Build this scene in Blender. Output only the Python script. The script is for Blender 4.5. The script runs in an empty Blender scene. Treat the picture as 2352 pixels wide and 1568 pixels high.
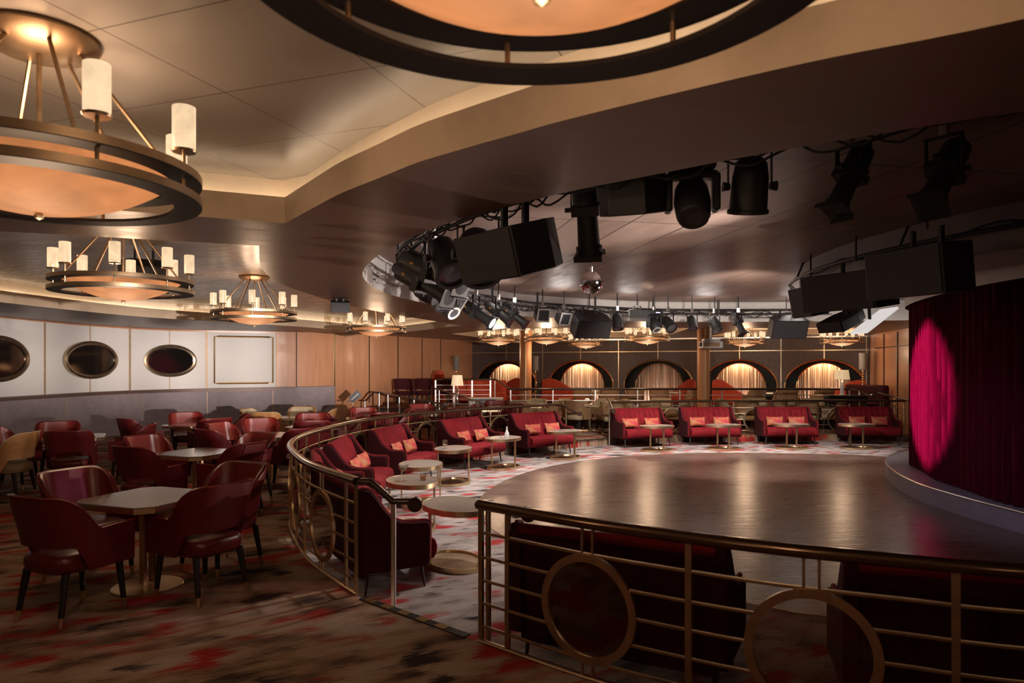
import bpy, bmesh, math, random
from mathutils import Vector, Matrix
from math import sin, cos, pi, sqrt, atan2, radians, degrees

C = bpy.context.scene.collection
S = bpy.context.scene
random.seed(7)

# ------------------------------------------------------------------ camera
# metres; the eye stands at the origin of the plan, 1.8 m above the upper floor, looking along +Y
EYE = 1.8
cam = bpy.data.cameras.new('camera')
cam.sensor_width = 36.0
cam.lens = 24.5
cam.shift_y = 59.0 / 2352.0
cam.clip_start = 0.05
cam.dof.use_dof = True
cam.dof.focus_distance = 12.0
cam.dof.aperture_fstop = 3.2
co = bpy.data.objects.new('camera', cam)
co.location = (0, 0, EYE)
co.rotation_euler = (radians(90), 0, 0)
C.objects.link(co)
S.camera = co

# ------------------------------------------------------------------ exposure / world
S.view_settings.view_transform = 'Standard'
S.view_settings.look = 'None'
S.view_settings.gamma = 1.0
S.view_settings.use_curve_mapping = False
S.view_settings.exposure = 0.12
S.cycles.max_bounces = 7
S.cycles.diffuse_bounces = 3
S.cycles.glossy_bounces = 4
S.cycles.transmission_bounces = 5
S.cycles.transparent_max_bounces = 8
S.cycles.caustics_reflective = False
S.cycles.caustics_refractive = False
S.cycles.sample_clamp_indirect = 4.0
w = bpy.data.worlds.new('dim_room_air')
S.world = w
w.use_nodes = True
w.node_tree.nodes['Background'].inputs[0].default_value = (0.55, 0.45, 0.42, 1)
w.node_tree.nodes['Background'].inputs[1].default_value = 0.012


def lamp(name, kind, loc, energy, color, target=None, size=0.1, spot=None, blend=0.3, size_y=None):
    l = bpy.data.lights.new(name, kind)
    l.energy = energy
    l.color = color
    if kind == 'AREA':
        l.size = size
        if size_y:
            l.shape = 'RECTANGLE'
            l.size_y = size_y
    else:
        l.shadow_soft_size = size
    if kind == 'SPOT':
        l.spot_size = radians(spot)
        l.spot_blend = blend
    o = bpy.data.objects.new(name, l)
    o.location = loc
    if target is not None:
        d = Vector(target) - Vector(loc)
        o.rotation_euler = d.to_track_quat('-Z', 'Y').to_euler()
    C.objects.link(o)
    return o


LOWZ = -.17
WARM = (1.0, 0.66, 0.42)
NEUT = (1.0, 0.87, 0.78)
# lantern beams from the rig over the dance floor
# a follow spot standing behind the eye throws low beams at the left and corner walls
for ax, ay, az, e in ((-11.2, 14.6, 2.2, 11000), (-10.95, 17.6, 2.15, 13500), (-10.2, 19.8, 2.1, 14500), (-8.9, 20.9, 2.05, 15000), (-7.2, 21.7, 2.0, 15000), (-5.3, 22.9, 1.9, 17000),
                      (-4.1, 24.8, 2.0, 10000), (-2.8, 27.3, 2.1, 6000)):
    lamp('follow_spot_low_beam', 'SPOT', (2.6, -1.6, 1.70), e, (1.0, 0.88, 0.82), (ax, ay, az), 0.05, 10.5, 1.0)
lamp('lantern_on_left_bend', 'SPOT', (3.6, 6.6, 2.75), 900, (1.0, 0.9, 0.84), (-2.4, 9.6, 3.0), 0.05, 50, 0.5)
lamp('lantern_on_left_sofas', 'SPOT', (3.6, 7.0, 2.9), 1500, NEUT, (-1.4, 12.0, 0.2), 0.12, 56, 0.7)
lamp('lantern_on_near_carpet', 'SPOT', (2.2, 8.6, 2.95), 420, NEUT, (-.9, 6.6, -.2), 0.12, 40, 0.7)
lamp('lantern_on_far_sofas', 'SPOT', (3.5, 10.3, 2.9), 900, NEUT, (5.2, 17.2, 0.4), 0.12, 88, 0.5)
# lanterns pointing nearly straight down from the far half of the truss
for x, y, tx, ty, e in ((-.55, 8.6, -1.1, 8.6, 150), (-.55, 10.6, -1.0, 10.6, 240), (-.1, 12.6, -.5, 12.7, 300), (.9, 14.2, .7, 14.5, 330), (2.6, 15.0, 2.7, 16.3, 380), (4.6, 15.4, 4.6, 16.6, 390), (6.8, 15.5, 6.8, 16.6, 390)):
    lamp('down_lantern', 'SPOT', (x, y, 2.62), e, (1.0, 0.89, 0.84), (tx, ty, LOWZ), 0.1, 92, 0.6)
lamp('pink_lantern_on_curtain', 'SPOT', (-.1, 12.4, 2.85), 8500, (1.0, 0.06, 0.58), (6.66, 11.0, 1.38), 0.02, 20.0, 0.38)
lamp('magenta_wash_on_chairs', 'SPOT', (2.4, 6.2, 2.6), 70, (1.0, 0.25, 0.42), (-3.4, 6.0, 0.6), 0.06, 50, 0.8)
lamp('violet_wash_on_stage', 'SPOT', (2.9, 6.9, 2.7), 80, (0.55, 0.48, 1.0), (6.0, 9.4, 0.0), 0.1, 50, 0.8)
# an uplight at the stage edge rakes the soffit past the hanging lanterns; bare fill lamps added along the far truss for spill
lamp('stage_uplight', 'SPOT', (5.35, 10.2, .55), 1000, (1.0, 0.80, 0.70), (-2.6, 6.0, 2.9), 0.03, 62, 0.8)
for x, y in ((-.3, 12.9), (1.0, 14.2), (2.6, 15.2), (4.4, 15.7), (6.4, 15.8), (8.6, 15.2)):
    lamp('truss_spill_fill', 'POINT', (x, y, 3.0), 14, (1.0, 0.9, 0.84), None, 0.3)
# unseen fill lamps added behind the eye, in place of the lounge's further chandeliers
for p in ((-3.2, -1.6, 2.6), (2.2, -2.2, 2.6), (7.5, -1.0, 2.6)):
    lamp('rear_fill_lamp', 'POINT', p, 16, WARM, None, 0.3)


# ------------------------------------------------------------------ materials
def nt(name):
    m = bpy.data.materials.new(name)
    m.use_nodes = True
    return m, m.node_tree, m.node_tree.nodes['Principled BSDF']


def N(t, kind, **kw):
    n = t.nodes.new(kind)
    for k, v in kw.items():
        if k in n.inputs.keys():
            n.inputs[k].default_value = v
        else:
            setattr(n, k, v)
    return n


def coords(t, scale=(1, 1, 1), rot=0.0, src='Object'):
    tc = N(t, 'ShaderNodeTexCoord')
    mp = N(t, 'ShaderNodeMapping')
    mp.inputs['Scale'].default_value = scale
    mp.inputs['Rotation'].default_value = (0, 0, rot)
    t.links.new(tc.outputs[src], mp.inputs[0])
    return mp


def ramp(t, fac, stops, interp='LINEAR'):
    r = N(t, 'ShaderNodeValToRGB')
    r.color_ramp.interpolation = interp
    e = r.color_ramp.elements
    while len(e) > 1:
        e.remove(e[-1])
    e[0].position, e[0].color = stops[0][0], (*stops[0][1], 1)
    for p, c in stops[1:]:
        x = e.new(p)
        x.color = (*c, 1)
    t.links.new(fac, r.inputs[0])
    return r


def bump(t, b, height, strength=0.2, dist=0.01):
    n = N(t, 'ShaderNodeBump')
    n.inputs['Strength'].default_value = strength
    n.inputs['Distance'].default_value = dist
    t.links.new(height, n.inputs['Height'])
    t.links.new(n.outputs[0], b.inputs['Normal'])


def simple(name, col, rough=0.5, metal=0.0, var=0.15, scale=8.0, sheen=0.0, coat=0.0, bmp=0.0, spec=0.5, stretch=(1, 1, 1)):
    m, t, b = nt(name)
    mp = coords(t, tuple(scale * s for s in stretch))
    no = N(t, 'ShaderNodeTexNoise', Scale=1.0, Detail=5.0, Roughness=0.6)
    t.links.new(mp.outputs[0], no.inputs['Vector'])
    lo = tuple(c * (1 - var) for c in col)
    hi = tuple(min(1, c * (1 + var)) for c in col)
    r = ramp(t, no.outputs['Fac'], [(0.3, lo), (0.7, hi)])
    t.links.new(r.outputs[0], b.inputs['Base Color'])
    b.inputs['Roughness'].default_value = rough
    b.inputs['Metallic'].default_value = metal
    b.inputs['Specular IOR Level'].default_value = spec
    if sheen:
        b.inputs['Sheen Weight'].default_value = sheen
        b.inputs['Sheen Roughness'].default_value = 0.35
        b.inputs['Sheen Tint'].default_value = (*[min(1, c * 3 + 0.1) for c in col], 1)
    if coat:
        b.inputs['Coat Weight'].default_value = coat
        b.inputs['Coat Roughness'].default_value = 0.12
    if bmp:
        bump(t, b, no.outputs['Fac'], bmp, 0.01)
    return m


def glow(name, col, strength, base=(0.8, 0.7, 0.6), mottled=0.0, scale=3.0, rough=0.35):
    m, t, b = nt(name)
    b.inputs['Base Color'].default_value = (*base, 1)
    b.inputs['Roughness'].default_value = rough
    b.inputs['Emission Strength'].default_value = strength
    if mottled:
        mp = coords(t, (scale, scale, scale))
        no = N(t, 'ShaderNodeTexNoise', Scale=1.0, Detail=4.0, Roughness=0.55, Distortion=0.6)
        t.links.new(mp.outputs[0], no.inputs['Vector'])
        r = ramp(t, no.outputs['Fac'], [(0.25, tuple(c * (1 - mottled) for c in col)), (0.75, col)])
        t.links.new(r.outputs[0], b.inputs['Emission Color'])
    else:
        b.inputs['Emission Color'].default_value = (*col, 1)
    return m


def carpet_mat(name, ground, red0, redcol):
    m, t, b = nt(name)
    mp = coords(t, (1, 1, 1), radians(-28))
    # broad blotches, ragged by fine streaks that run along one direction of the weave
    st = N(t, 'ShaderNodeMapping')
    st.inputs['Scale'].default_value = (5.0, 64.0, 1)
    t.links.new(mp.outputs[0], st.inputs[0])
    fine = N(t, 'ShaderNodeTexNoise', Scale=1.0, Detail=5.0, Roughness=0.7)
    t.links.new(st.outputs[0], fine.inputs['Vector'])
    off = N(t, 'ShaderNodeVectorMath', operation='SCALE')
    t.links.new(fine.outputs['Color'], off.inputs[0])
    off.inputs['Scale'].default_value = 0.7
    base = N(t, 'ShaderNodeMapping')
    base.inputs['Scale'].default_value = (1.7, 3.1, 1)
    t.links.new(mp.outputs[0], base.inputs[0])
    add = N(t, 'ShaderNodeVectorMath', operation='ADD')
    t.links.new(base.outputs[0], add.inputs[0])
    t.links.new(off.outputs[0], add.inputs[1])
    a = N(t, 'ShaderNodeTexNoise', Scale=1.25, Detail=2.0, Roughness=0.5)
    t.links.new(add.outputs[0], a.inputs['Vector'])
    add2 = N(t, 'ShaderNodeVectorMath', operation='ADD')
    add2.inputs[1].default_value = (13.7, 5.1, 0)
    t.links.new(add.outputs[0], add2.inputs[0])
    d = N(t, 'ShaderNodeTexNoise', Scale=1.6, Detail=2.0, Roughness=0.5)
    t.links.new(add2.outputs[0], d.inputs['Vector'])
    grnd = ramp(t, d.outputs['Fac'], list(zip((0.3, 0.42, 0.52, 0.66, 0.8), ground)))
    red = ramp(t, a.outputs['Fac'], [(red0, (0, 0, 0)), (red0 + .08, (1, 1, 1))])
    mx = N(t, 'ShaderNodeMix', data_type='RGBA')
    t.links.new(red.outputs[0], mx.inputs[0])
    t.links.new(grnd.outputs[0], mx.inputs[6])
    mx.inputs[7].default_value = (*redcol, 1)
    dk = ramp(t, a.outputs['Fac'], [(0.33, (1, 1, 1)), (0.39, (0, 0, 0))])
    mx2 = N(t, 'ShaderNodeMix', data_type='RGBA')
    t.links.new(dk.outputs[0], mx2.inputs[0])
    t.links.new(mx.outputs[2], mx2.inputs[6])
    mx2.inputs[7].default_value = (0.045, 0.03, 0.028, 1)
    # weave speckle
    sp = N(t, 'ShaderNodeTexNoise', Scale=160.0, Detail=2.0)
    t.links.new(mp.outputs[0], sp.inputs['Vector'])
    spr = ramp(t, sp.outputs['Fac'], [(0.3, (0.62, 0.62, 0.62)), (0.7, (1.25, 1.25, 1.25))])
    mu = N(t, 'ShaderNodeMix', data_type='RGBA', blend_type='MULTIPLY')
    mu.inputs[0].default_value = 1.0
    t.links.new(mx2.outputs[2], mu.inputs[6])
    t.links.new(spr.outputs[0], mu.inputs[7])
    t.links.new(mu.outputs[2], b.inputs['Base Color'])
    b.inputs['Roughness'].default_value = 0.95
    b.inputs['Specular IOR Level'].default_value = 0.1
    bump(t, b, sp.outputs['Fac'], 0.4, 0.006)
    return m


def plank_mat(name, dark, light, seam, rot, width, length, rough, along=14.0, offset=0.5, mortar=0.004, coat=0.0, spec=0.5):
    m, t, b = nt(name)
    mp = coords(t, (1, 1, 1), rot)
    br = N(t, 'ShaderNodeTexBrick', offset=offset)
    br.inputs['Scale'].default_value = 1.0
    br.inputs['Brick Width'].default_value = length
    br.inputs['Row Height'].default_value = width
    br.inputs['Mortar Size'].default_value = mortar
    br.inputs['Mortar Smooth'].default_value = 0.1
    br.inputs['Bias'].default_value = 0.0
    br.inputs['Color1'].default_value = (0.15, 0.15, 0.15, 1)
    br.inputs['Color2'].default_value = (0.85, 0.85, 0.85, 1)
    br.inputs['Mortar'].default_value = (0, 0, 0, 1)
    t.links.new(mp.outputs[0], br.inputs['Vector'])
    gm = N(t, 'ShaderNodeMapping')
    gm.inputs['Scale'].default_value = (1.2, along, 1)
    t.links.new(mp.outputs[0], gm.inputs[0])
    no = N(t, 'ShaderNodeTexNoise', Scale=1.6, Detail=6.0, Roughness=0.65, Distortion=0.4)
    t.links.new(gm.outputs[0], no.inputs['Vector'])
    mixf = N(t, 'ShaderNodeMath', operation='MULTIPLY_ADD')
    t.links.new(br.outputs['Color'], mixf.inputs[0])
    mixf.inputs[1].default_value = 0.3
    t.links.new(no.outputs['Fac'], mixf.inputs[2])
    r = ramp(t, mixf.outputs[0], [(0.4, dark), (0.85, light)])
    mx = N(t, 'ShaderNodeMix', data_type='RGBA')
    t.links.new(br.outputs['Fac'], mx.inputs[0])
    t.links.new(r.outputs[0], mx.inputs[6])
    mx.inputs[7].default_value = (*seam, 1)
    t.links.new(mx.outputs[2], b.inputs['Base Color'])
    rr = ramp(t, no.outputs['Fac'], [(0.3, (rough * 0.85,) * 3), (0.7, (rough * 1.2,) * 3)])
    t.links.new(rr.outputs[0], b.inputs['Roughness'])
    b.inputs['Specular IOR Level'].default_value = spec
    if coat:
        b.inputs['Coat Weight'].default_value = coat
        b.inputs['Coat Roughness'].default_value = rough * 0.6
    return m


def glass_mat(name, tint=(1, 1, 1), alpha=0.25, rough=0.03):
    m, t, b = nt(name)
    out = t.nodes['Material Output']
    tr = N(t, 'ShaderNodeBsdfTransparent')
    tr.inputs[0].default_value = (*tint, 1)
    gl = N(t, 'ShaderNodeBsdfGlossy')
    gl.inputs['Roughness'].default_value = rough
    fr = N(t, 'ShaderNodeFresnel')
    fr.inputs[0].default_value = 1.45
    mth = N(t, 'ShaderNodeMath', operation='MULTIPLY_ADD')
    t.links.new(fr.outputs[0], mth.inputs[0])
    mth.inputs[1].default_value = 0.55
    mth.inputs[2].default_value = alpha
    mx = N(t, 'ShaderNodeMixShader')
    t.links.new(mth.outputs[0], mx.inputs[0])
    t.links.new(tr.outputs[0], mx.inputs[1])
    t.links.new(gl.outputs[0], mx.inputs[2])
    t.links.new(mx.outputs[0], out.inputs[0])
    return m


def pillow_mat():
    m, t, b = nt('ikat_pillow_fabric')
    mp = coords(t, (5, 5, 5))
    no = N(t, 'ShaderNodeTexNoise', Scale=1.0, Detail=3.0, Distortion=0.8)
    t.links.new(mp.outputs[0], no.inputs['Vector'])
    r = ramp(t, no.outputs['Fac'], [(0.38, (0.36, 0.012, 0.045)), (0.47, (0.40, 0.05, 0.04)), (0.55, (0.38, 0.115, 0.045)), (0.7, (0.36, 0.18, 0.085))])
    t.links.new(r.outputs[0], b.inputs['Base Color'])
    b.inputs['Roughness'].default_value = 0.75
    return m


def drape_mat():
    m, t, b = nt('striped_sheer_drape')
    mp = coords(t, (34, 34, 0.8))
    no = N(t, 'ShaderNodeTexNoise', Scale=1.0, Detail=3.0)
    t.links.new(mp.outputs[0], no.inputs['Vector'])
    r = ramp(t, no.outputs['Fac'], [(0.35, (0.36, 0.17, 0.11)), (0.5, (0.55, 0.36, 0.22)), (0.68, (0.85, 0.72, 0.62))])
    t.links.new(r.outputs[0], b.inputs['Base Color'])
    b.inputs['Roughness'].default_value = 0.8
    return m


def mirrorball_mat():
    m, t, b = nt('mirror_tile_ball')
    b.inputs['Metallic'].default_value = 1.0
    b.inputs['Base Color'].default_value = (0.8, 0.78, 0.8, 1)
    b.inputs['Roughness'].default_value = 0.06
    return m


M = {}
M['carpet'] = carpet_mat('ikat_carpet', [(0.06, 0.038, 0.028), (0.19, 0.125, 0.078), (0.33, 0.225, 0.145), (0.38, 0.30, 0.235), (0.22, 0.165, 0.135)], 0.535, (0.33, 0.026, 0.02))
M['carpet_grey'] = carpet_mat('grey_ikat_carpet', [(0.15, 0.12, 0.115), (0.28, 0.24, 0.225), (0.38, 0.33, 0.305), (0.44, 0.385, 0.36), (0.30, 0.25, 0.235)], 0.56, (0.36, 0.035, 0.035))
M['dance'] = plank_mat('polished_dance_planks', (0.075, 0.047, 0.037), (0.19, 0.125, 0.10), (0.03, 0.02, 0.016), radians(-8), 0.09, 1.1, 0.29, 16, coat=0.06)
M['soffit'] = plank_mat('dark_veneer_soffit', (0.13, 0.077, 0.056), (0.18, 0.108, 0.08), (0.11, 0.064, 0.048), radians(-20), 1.25, 2.5, 0.38, 9, offset=0.0, mortar=0.002)
M['recess'] = plank_mat('satin_walnut_ceiling', (0.18, 0.118, 0.093), (0.30, 0.21, 0.17), (0.03, 0.02, 0.016), radians(-101), 0.68, 2.4, 0.46, 9, offset=0.0, mortar=0.011)
M['panel'] = plank_mat('pearl_ceiling_panel', (0.29, 0.26, 0.225), (0.31, 0.28, 0.24), (0.06, 0.045, 0.035), radians(20), 0.74, 0.9, 0.33, 2, offset=0.0, mortar=0.004, spec=0.6)
M['panel_wood'] = plank_mat('glossy_timber_ceiling', (0.33, 0.27, 0.215), (0.39, 0.32, 0.255), (0.12, 0.08, 0.06), radians(20), 0.74, 1.5, 0.28, 7, offset=0.0, mortar=0.003, spec=0.6)
M['fascia'] = simple('tan_fascia_paint', (0.46, 0.35, 0.245), 0.55, var=0.05)
M['cove_paint'] = simple('cream_cove_paint', (0.74, 0.64, 0.50), 0.6, var=0.04)
M['plaster'] = simple('white_fascia_plaster', (0.58, 0.55, 0.52), 0.6, var=0.06)
M['wood_wall'] = simple('honey_wood_panel', (0.39, 0.185, 0.095), 0.33, var=0.14, scale=3.0, stretch=(2.5, 2.5, 0.25), coat=0.15)
M['white_panel'] = simple('white_fabric_panel', (0.56, 0.53, 0.50), 0.8, var=0.05, scale=60)
M['wainscot'] = simple('grey_suede_wainscot', (0.20, 0.162, 0.17), 0.7, var=0.12, scale=5, bmp=0.05)
M['ledge'] = simple('dark_bronze_ledge', (0.10, 0.06, 0.05), 0.5, 0.3)
M['dull_brass'] = simple('dull_brass_strip', (0.40, 0.28, 0.17), 0.6, 0.45)
M['back_wall'] = simple('mottled_umber_wallcover', (0.085, 0.062, 0.058), 0.62, var=0.35, scale=22, bmp=0.2)
M['brass'] = simple('polished_brass', (0.80, 0.60, 0.34), 0.2, 1.0, var=0.08)
M['satin_brass'] = simple('satin_brass', (0.72, 0.56, 0.34), 0.33, 1.0, var=0.1)
M['antique'] = simple('antique_brass', (0.47, 0.36, 0.245), 0.36, 1.0, var=0.2)
M['bronze'] = simple('bronzed_brass', (0.36, 0.26, 0.165), 0.4, 1.0, var=0.15)
M['chrome'] = simple('chrome', (0.85, 0.82, 0.80), 0.3, 1.0, var=0.03)
M['dark_glass'] = simple('smoked_mirror', (0.06, 0.05, 0.045), 0.06, 0.9, var=0.05)
M['niche'] = simple('black_gloss_reveal', (0.007, 0.006, 0.006), 0.5, var=0.1, spec=0.15)
M['handrail'] = simple('dark_bronze_handrail', (0.16, 0.095, 0.055), 0.2, 0.85, var=0.15, coat=0.3)
M['wood_rail'] = simple('dark_lacquered_wood', (0.035, 0.018, 0.013), 0.25, var=0.2, coat=0.4)
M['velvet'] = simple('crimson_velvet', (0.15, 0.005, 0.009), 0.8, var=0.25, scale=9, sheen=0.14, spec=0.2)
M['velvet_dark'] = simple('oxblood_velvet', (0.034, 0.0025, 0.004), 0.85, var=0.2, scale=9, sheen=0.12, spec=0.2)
M['leather_red'] = simple('oxblood_leather', (0.10, 0.009, 0.010), 0.34, var=0.15, scale=14, bmp=0.05)
M['leather_lining'] = simple('red_leather_lining', (0.19, 0.02, 0.015), 0.33, var=0.15, scale=14, bmp=0.05)
M['leather_tan'] = simple('tan_leather', (0.36, 0.17, 0.06), 0.4, var=0.15, scale=12, bmp=0.05)
M['linen_cream'] = simple('sand_fabric', (0.40, 0.32, 0.20), 0.75, var=0.12, scale=30)
M['beige_out'] = simple('mushroom_leather', (0.30, 0.18, 0.092), 0.42, var=0.12, scale=12)
M['orange_velvet'] = simple('rust_orange_velvet', (0.42, 0.06, 0.028), 0.8, var=0.15, scale=9, sheen=0.4, spec=0.2)
M['black_leg'] = simple('ebonised_wood', (0.012, 0.010, 0.010), 0.4, var=0.2)
M['black'] = simple('black_powder_coat', (0.016, 0.015, 0.016), 0.5, var=0.2)
M['grille'] = simple('black_speaker_grille', (0.035, 0.034, 0.036), 0.7, var=0.3, scale=120)
M['rubber'] = simple('black_cable_rubber', (0.01, 0.01, 0.01), 0.55)
M['amber_label'] = simple('amber_label', (0.65, 0.28, 0.04), 0.5)
M['tabletop'] = simple('lacquered_table_top', (0.22, 0.185, 0.155), 0.16, var=0.06, scale=4, coat=0.5)
M['pale_top'] = simple('pale_stone_top', (0.33, 0.285, 0.24), 0.2, var=0.06, scale=6, coat=0.3)
M['pillow'] = pillow_mat()
M['drape'] = drape_mat()
M['curtain'] = simple('burgundy_stage_velvet', (0.10, 0.007, 0.016), 0.85, var=0.15, scale=8, spec=0.1)
M['header'] = simple('umber_header_paint', (0.20, 0.15, 0.15), 0.5, var=0.1)
M['stage'] = simple('grey_stage_paint', (0.26, 0.25, 0.29), 0.5, var=0.1, scale=6)
M['column'] = simple('column_wood_veneer', (0.36, 0.155, 0.06), 0.5, var=0.15, scale=4, stretch=(3, 3, 0.3), spec=0.3)
M['clear'] = glass_mat('clear_glass', (0.99, 0.99, 0.99), 0.08)
M['smoke_pane'] = glass_mat('bronze_glass_pane', (0.85, 0.76, 0.68), 0.03)
M['amber_glass'] = simple('amber_drink', (0.7, 0.2, 0.05), 0.15)
M['drink'] = simple('pale_drink', (0.7, 0.62, 0.4), 0.1)
M['bowl'] = glow('alabaster_bowl', (1.0, 0.35, 0.115), 0.78, base=(0.02, 0.015, 0.01), mottled=0.5, rough=0.8, scale=3.2)
M['candle'] = glow('lit_candle_shade', (1.0, 0.70, 0.42), 1.1, base=(0.05, 0.04, 0.03), mottled=0.38, scale=9.0)
M['shade_lit'] = glow('lit_lamp_shade', (1.0, 0.68, 0.34), 0.42, base=(0.7, 0.6, 0.45))
M['shade_grey'] = simple('grey_lamp_shade', (0.20, 0.18, 0.17), 0.85)
M['cove_led'] = glow('cove_led_strip', (1.0, 0.80, 0.60), 8.0)
M['lens_lit'] = glow('lit_lantern_lens', (0.75, 1.0, 0.95), 3.0)
M['lens_violet'] = glow('violet_lantern_strip', (0.5, 0.42, 1.0), 1.6)
M['lens'] = simple('lantern_glass', (0.10, 0.10, 0.11), 0.08, 0.3)
M['white_case'] = simple('grey_white_casing', (0.55, 0.54, 0.52), 0.5)
M['mirrorball'] = mirrorball_mat()
M['panel_glow'] = glow('glowing_white_panel', (1.0, 0.95, 0.92), 0.6)  # emission stands in for light falling on a white surface
M['crystal'] = glass_mat('crystal_glass', (0.9, 0.86, 0.78), 0.25, 0.1)
M['nosing'] = simple('nosing_brass', (0.40, 0.27, 0.10), 0.4, 0.7)


# ------------------------------------------------------------------ mesh helpers
class MB:
    def __init__(s):
        s.v, s.f = [], []

    def add(s, vs, fs):
        o = len(s.v)
        s.v += [tuple(p) for p in vs]
        s.f += [tuple(i + o for i in f) for f in fs]
        return s

    def box(s, c, d, rz=0.0, mat=None):
        x, y, z = d[0] / 2, d[1] / 2, d[2] / 2
        vs = [Vector((a * x, b * y, e * z)) for e in (-1, 1) for b in (-1, 1) for a in (-1, 1)]
        R = mat if mat is not None else Matrix.Rotation(rz, 3, 'Z')
        vs = [R @ p + Vector(c) for p in vs]
        return s.add(vs, [(0, 2, 3, 1), (4, 5, 7, 6), (0, 1, 5, 4), (2, 6, 7, 3), (0, 4, 6, 2), (1, 3, 7, 5)])

    def cyl(s, a, b, ra, rb=None, n=12, cap=True):
        rb = ra if rb is None else rb
        a, b = Vector(a), Vector(b)
        d = (b - a).normalized()
        u = d.orthogonal().normalized()
        w_ = d.cross(u)
        vs = []
        for p, r in ((a, ra), (b, rb)):
            for i in range(n):
                t = 2 * pi * i / n
                vs.append(p + (u * cos(t) + w_ * sin(t)) * r)
        fs = [(i, (i + 1) % n, n + (i + 1) % n, n + i) for i in range(n)]
        if cap:
            fs += [tuple(range(n - 1, -1, -1)), tuple(range(n, 2 * n))]
        return s.add(vs, fs)

    def tube(s, pts, r, n=8, closed=False, flat=1.0, cap=True):
        P = [Vector(p) for p in pts]
        k = len(P)
        vs = []
        for i in range(k):
            if closed:
                d = P[(i + 1) % k] - P[i - 1]
            else:
                d = P[min(i + 1, k - 1)] - P[max(i - 1, 0)]
            d.normalize()
            up = Vector((0, 0, 1)) if abs(d.z) < 0.95 else Vector((1, 0, 0))
            u = d.cross(up).normalized()
            q = u.cross(d)
            for j in range(n):
                t = 2 * pi * j / n
                vs.append(P[i] + u * cos(t) * r + q * sin(t) * r * flat)
        fs = []
        for i in range(k if closed else k - 1):
            for j in range(n):
                a, b = i * n + j, i * n + (j + 1) % n
                c, d = ((i + 1) % k) * n + (j + 1) % n, ((i + 1) % k) * n + j
                fs.append((a, b, c, d))
        if cap and not closed:
            fs += [tuple(range(n - 1, -1, -1)), tuple((k - 1) * n + j for j in range(n))]
        return s.add(vs, fs)

    def lathe(s, prof, n=24, sx=1.0, sy=1.0, c=(0, 0, 0)):
        vs = []
        for r, z in prof:
            for i in range(n):
                t = 2 * pi * i / n
                vs.append((c[0] + r * cos(t) * sx, c[1] + r * sin(t) * sy, c[2] + z))
        fs = []
        for k in range(len(prof) - 1):
            for i in range(n):
                a, b = k * n + i, k * n + (i + 1) % n
                fs.append((a, b, b + n, a + n))
        if prof[0][0] > 1e-5:
            fs.append(tuple(range(n - 1, -1, -1)))
        if prof[-1][0] > 1e-5:
            fs.append(tuple((len(prof) - 1) * n + i for i in range(n)))
        return s.add(vs, fs)

    def lathe_open(s, prof, n=24, closed=True):
        # ring: closed profile loop swept round z
        vs = []
        for r, z in prof:
            for i in range(n):
                t = 2 * pi * i / n
                vs.append((r * cos(t), r * sin(t), z))
        fs = []
        m = len(prof)
        for k in range(m):
            for i in range(n):
                a, b = k * n + i, k * n + (i + 1) % n
                c, d = ((k + 1) % m) * n + (i + 1) % n, ((k + 1) % m) * n + i
                fs.append((a, b, c, d))
        return s.add(vs, fs)

    def grid(s, P):
        n, m = len(P), len(P[0])
        vs = [p for row in P for p in row]
        fs = [(i * m + j, i * m + j + 1, (i + 1) * m + j + 1, (i + 1) * m + j) for i in range(n - 1) for j in range(m - 1)]
        return s.add(vs, fs)

    def prism(s, poly, fn0, fn1):
        # polygon of 2-D points placed by two functions
        n = len(poly)
        vs = [fn0(*p) for p in poly] + [fn1(*p) for p in poly]
        fs = [(i, (i + 1) % n, n + (i + 1) % n, n + i) for i in range(n)]
        fs += [tuple(range(n - 1, -1, -1)), tuple(range(n, 2 * n))]
        return s.add(vs, fs)

    def move(s, mtx):
        s.v = [tuple(mtx @ Vector(p)) for p in s.v]
        return s

    def build(s, name, m, parent=None, smooth=35, bevel=0.0, sub=0, recalc=True):
        me = bpy.data.meshes.new(name)
        me.from_pydata(s.v, [], s.f)
        if recalc:
            bm = bmesh.new()
            bm.from_mesh(me)
            bmesh.ops.recalc_face_normals(bm, faces=bm.faces)
            bm.to_mesh(me)
            bm.free()
        me.materials.append(m if not isinstance(m, str) else M[m])
        o = bpy.data.objects.new(name, me)
        C.objects.link(o)
        if parent is not None:
            o.parent = parent
        if smooth:
            me.polygons.foreach_set('use_smooth', [True] * len(me.polygons))
            me.set_sharp_from_angle(angle=radians(smooth))
        if bevel:
            b = o.modifiers.new('bevel', 'BEVEL')
            b.width = bevel
            b.segments = 2
            b.limit_method = 'ANGLE'
            b.angle_limit = radians(40)
        if sub:
            b = o.modifiers.new('subd', 'SUBSURF')
            b.levels = b.render_levels = sub
        return o


def thing(name, label, cat, loc=(0, 0, 0), rz=0.0, group=None):
    o = bpy.data.objects.new(name, None)
    o.empty_display_size = 0.2
    C.objects.link(o)
    o.location = loc
    o.rotation_euler = (0, 0, rz)
    o['label'] = label
    o['category'] = cat
    if group:
        o['group'] = group
    return o


def tag(o, label, cat, group=None):
    o['label'] = label
    o['category'] = cat
    if group:
        o['group'] = group
    return o


def structure(o, name=None):
    o['kind'] = 'structure'
    return o


KIDS = {}


def copy_tree(o, parent=None):
    c = o.copy()
    C.objects.link(c)
    if parent is not None:
        c.parent = parent
    for ch in [x for x in o.children]:
        copy_tree(ch, c)
    return c


def place(proto, used, loc, rz, label, group=None):
    """first call moves the proto itself, later calls copy it with its parts"""
    o = proto if not used else copy_tree(proto)
    used.append(1)
    o.location = loc
    o.rotation_euler = (0, 0, rz)
    o['label'] = label
    if group:
        o['group'] = group
    return o


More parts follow.
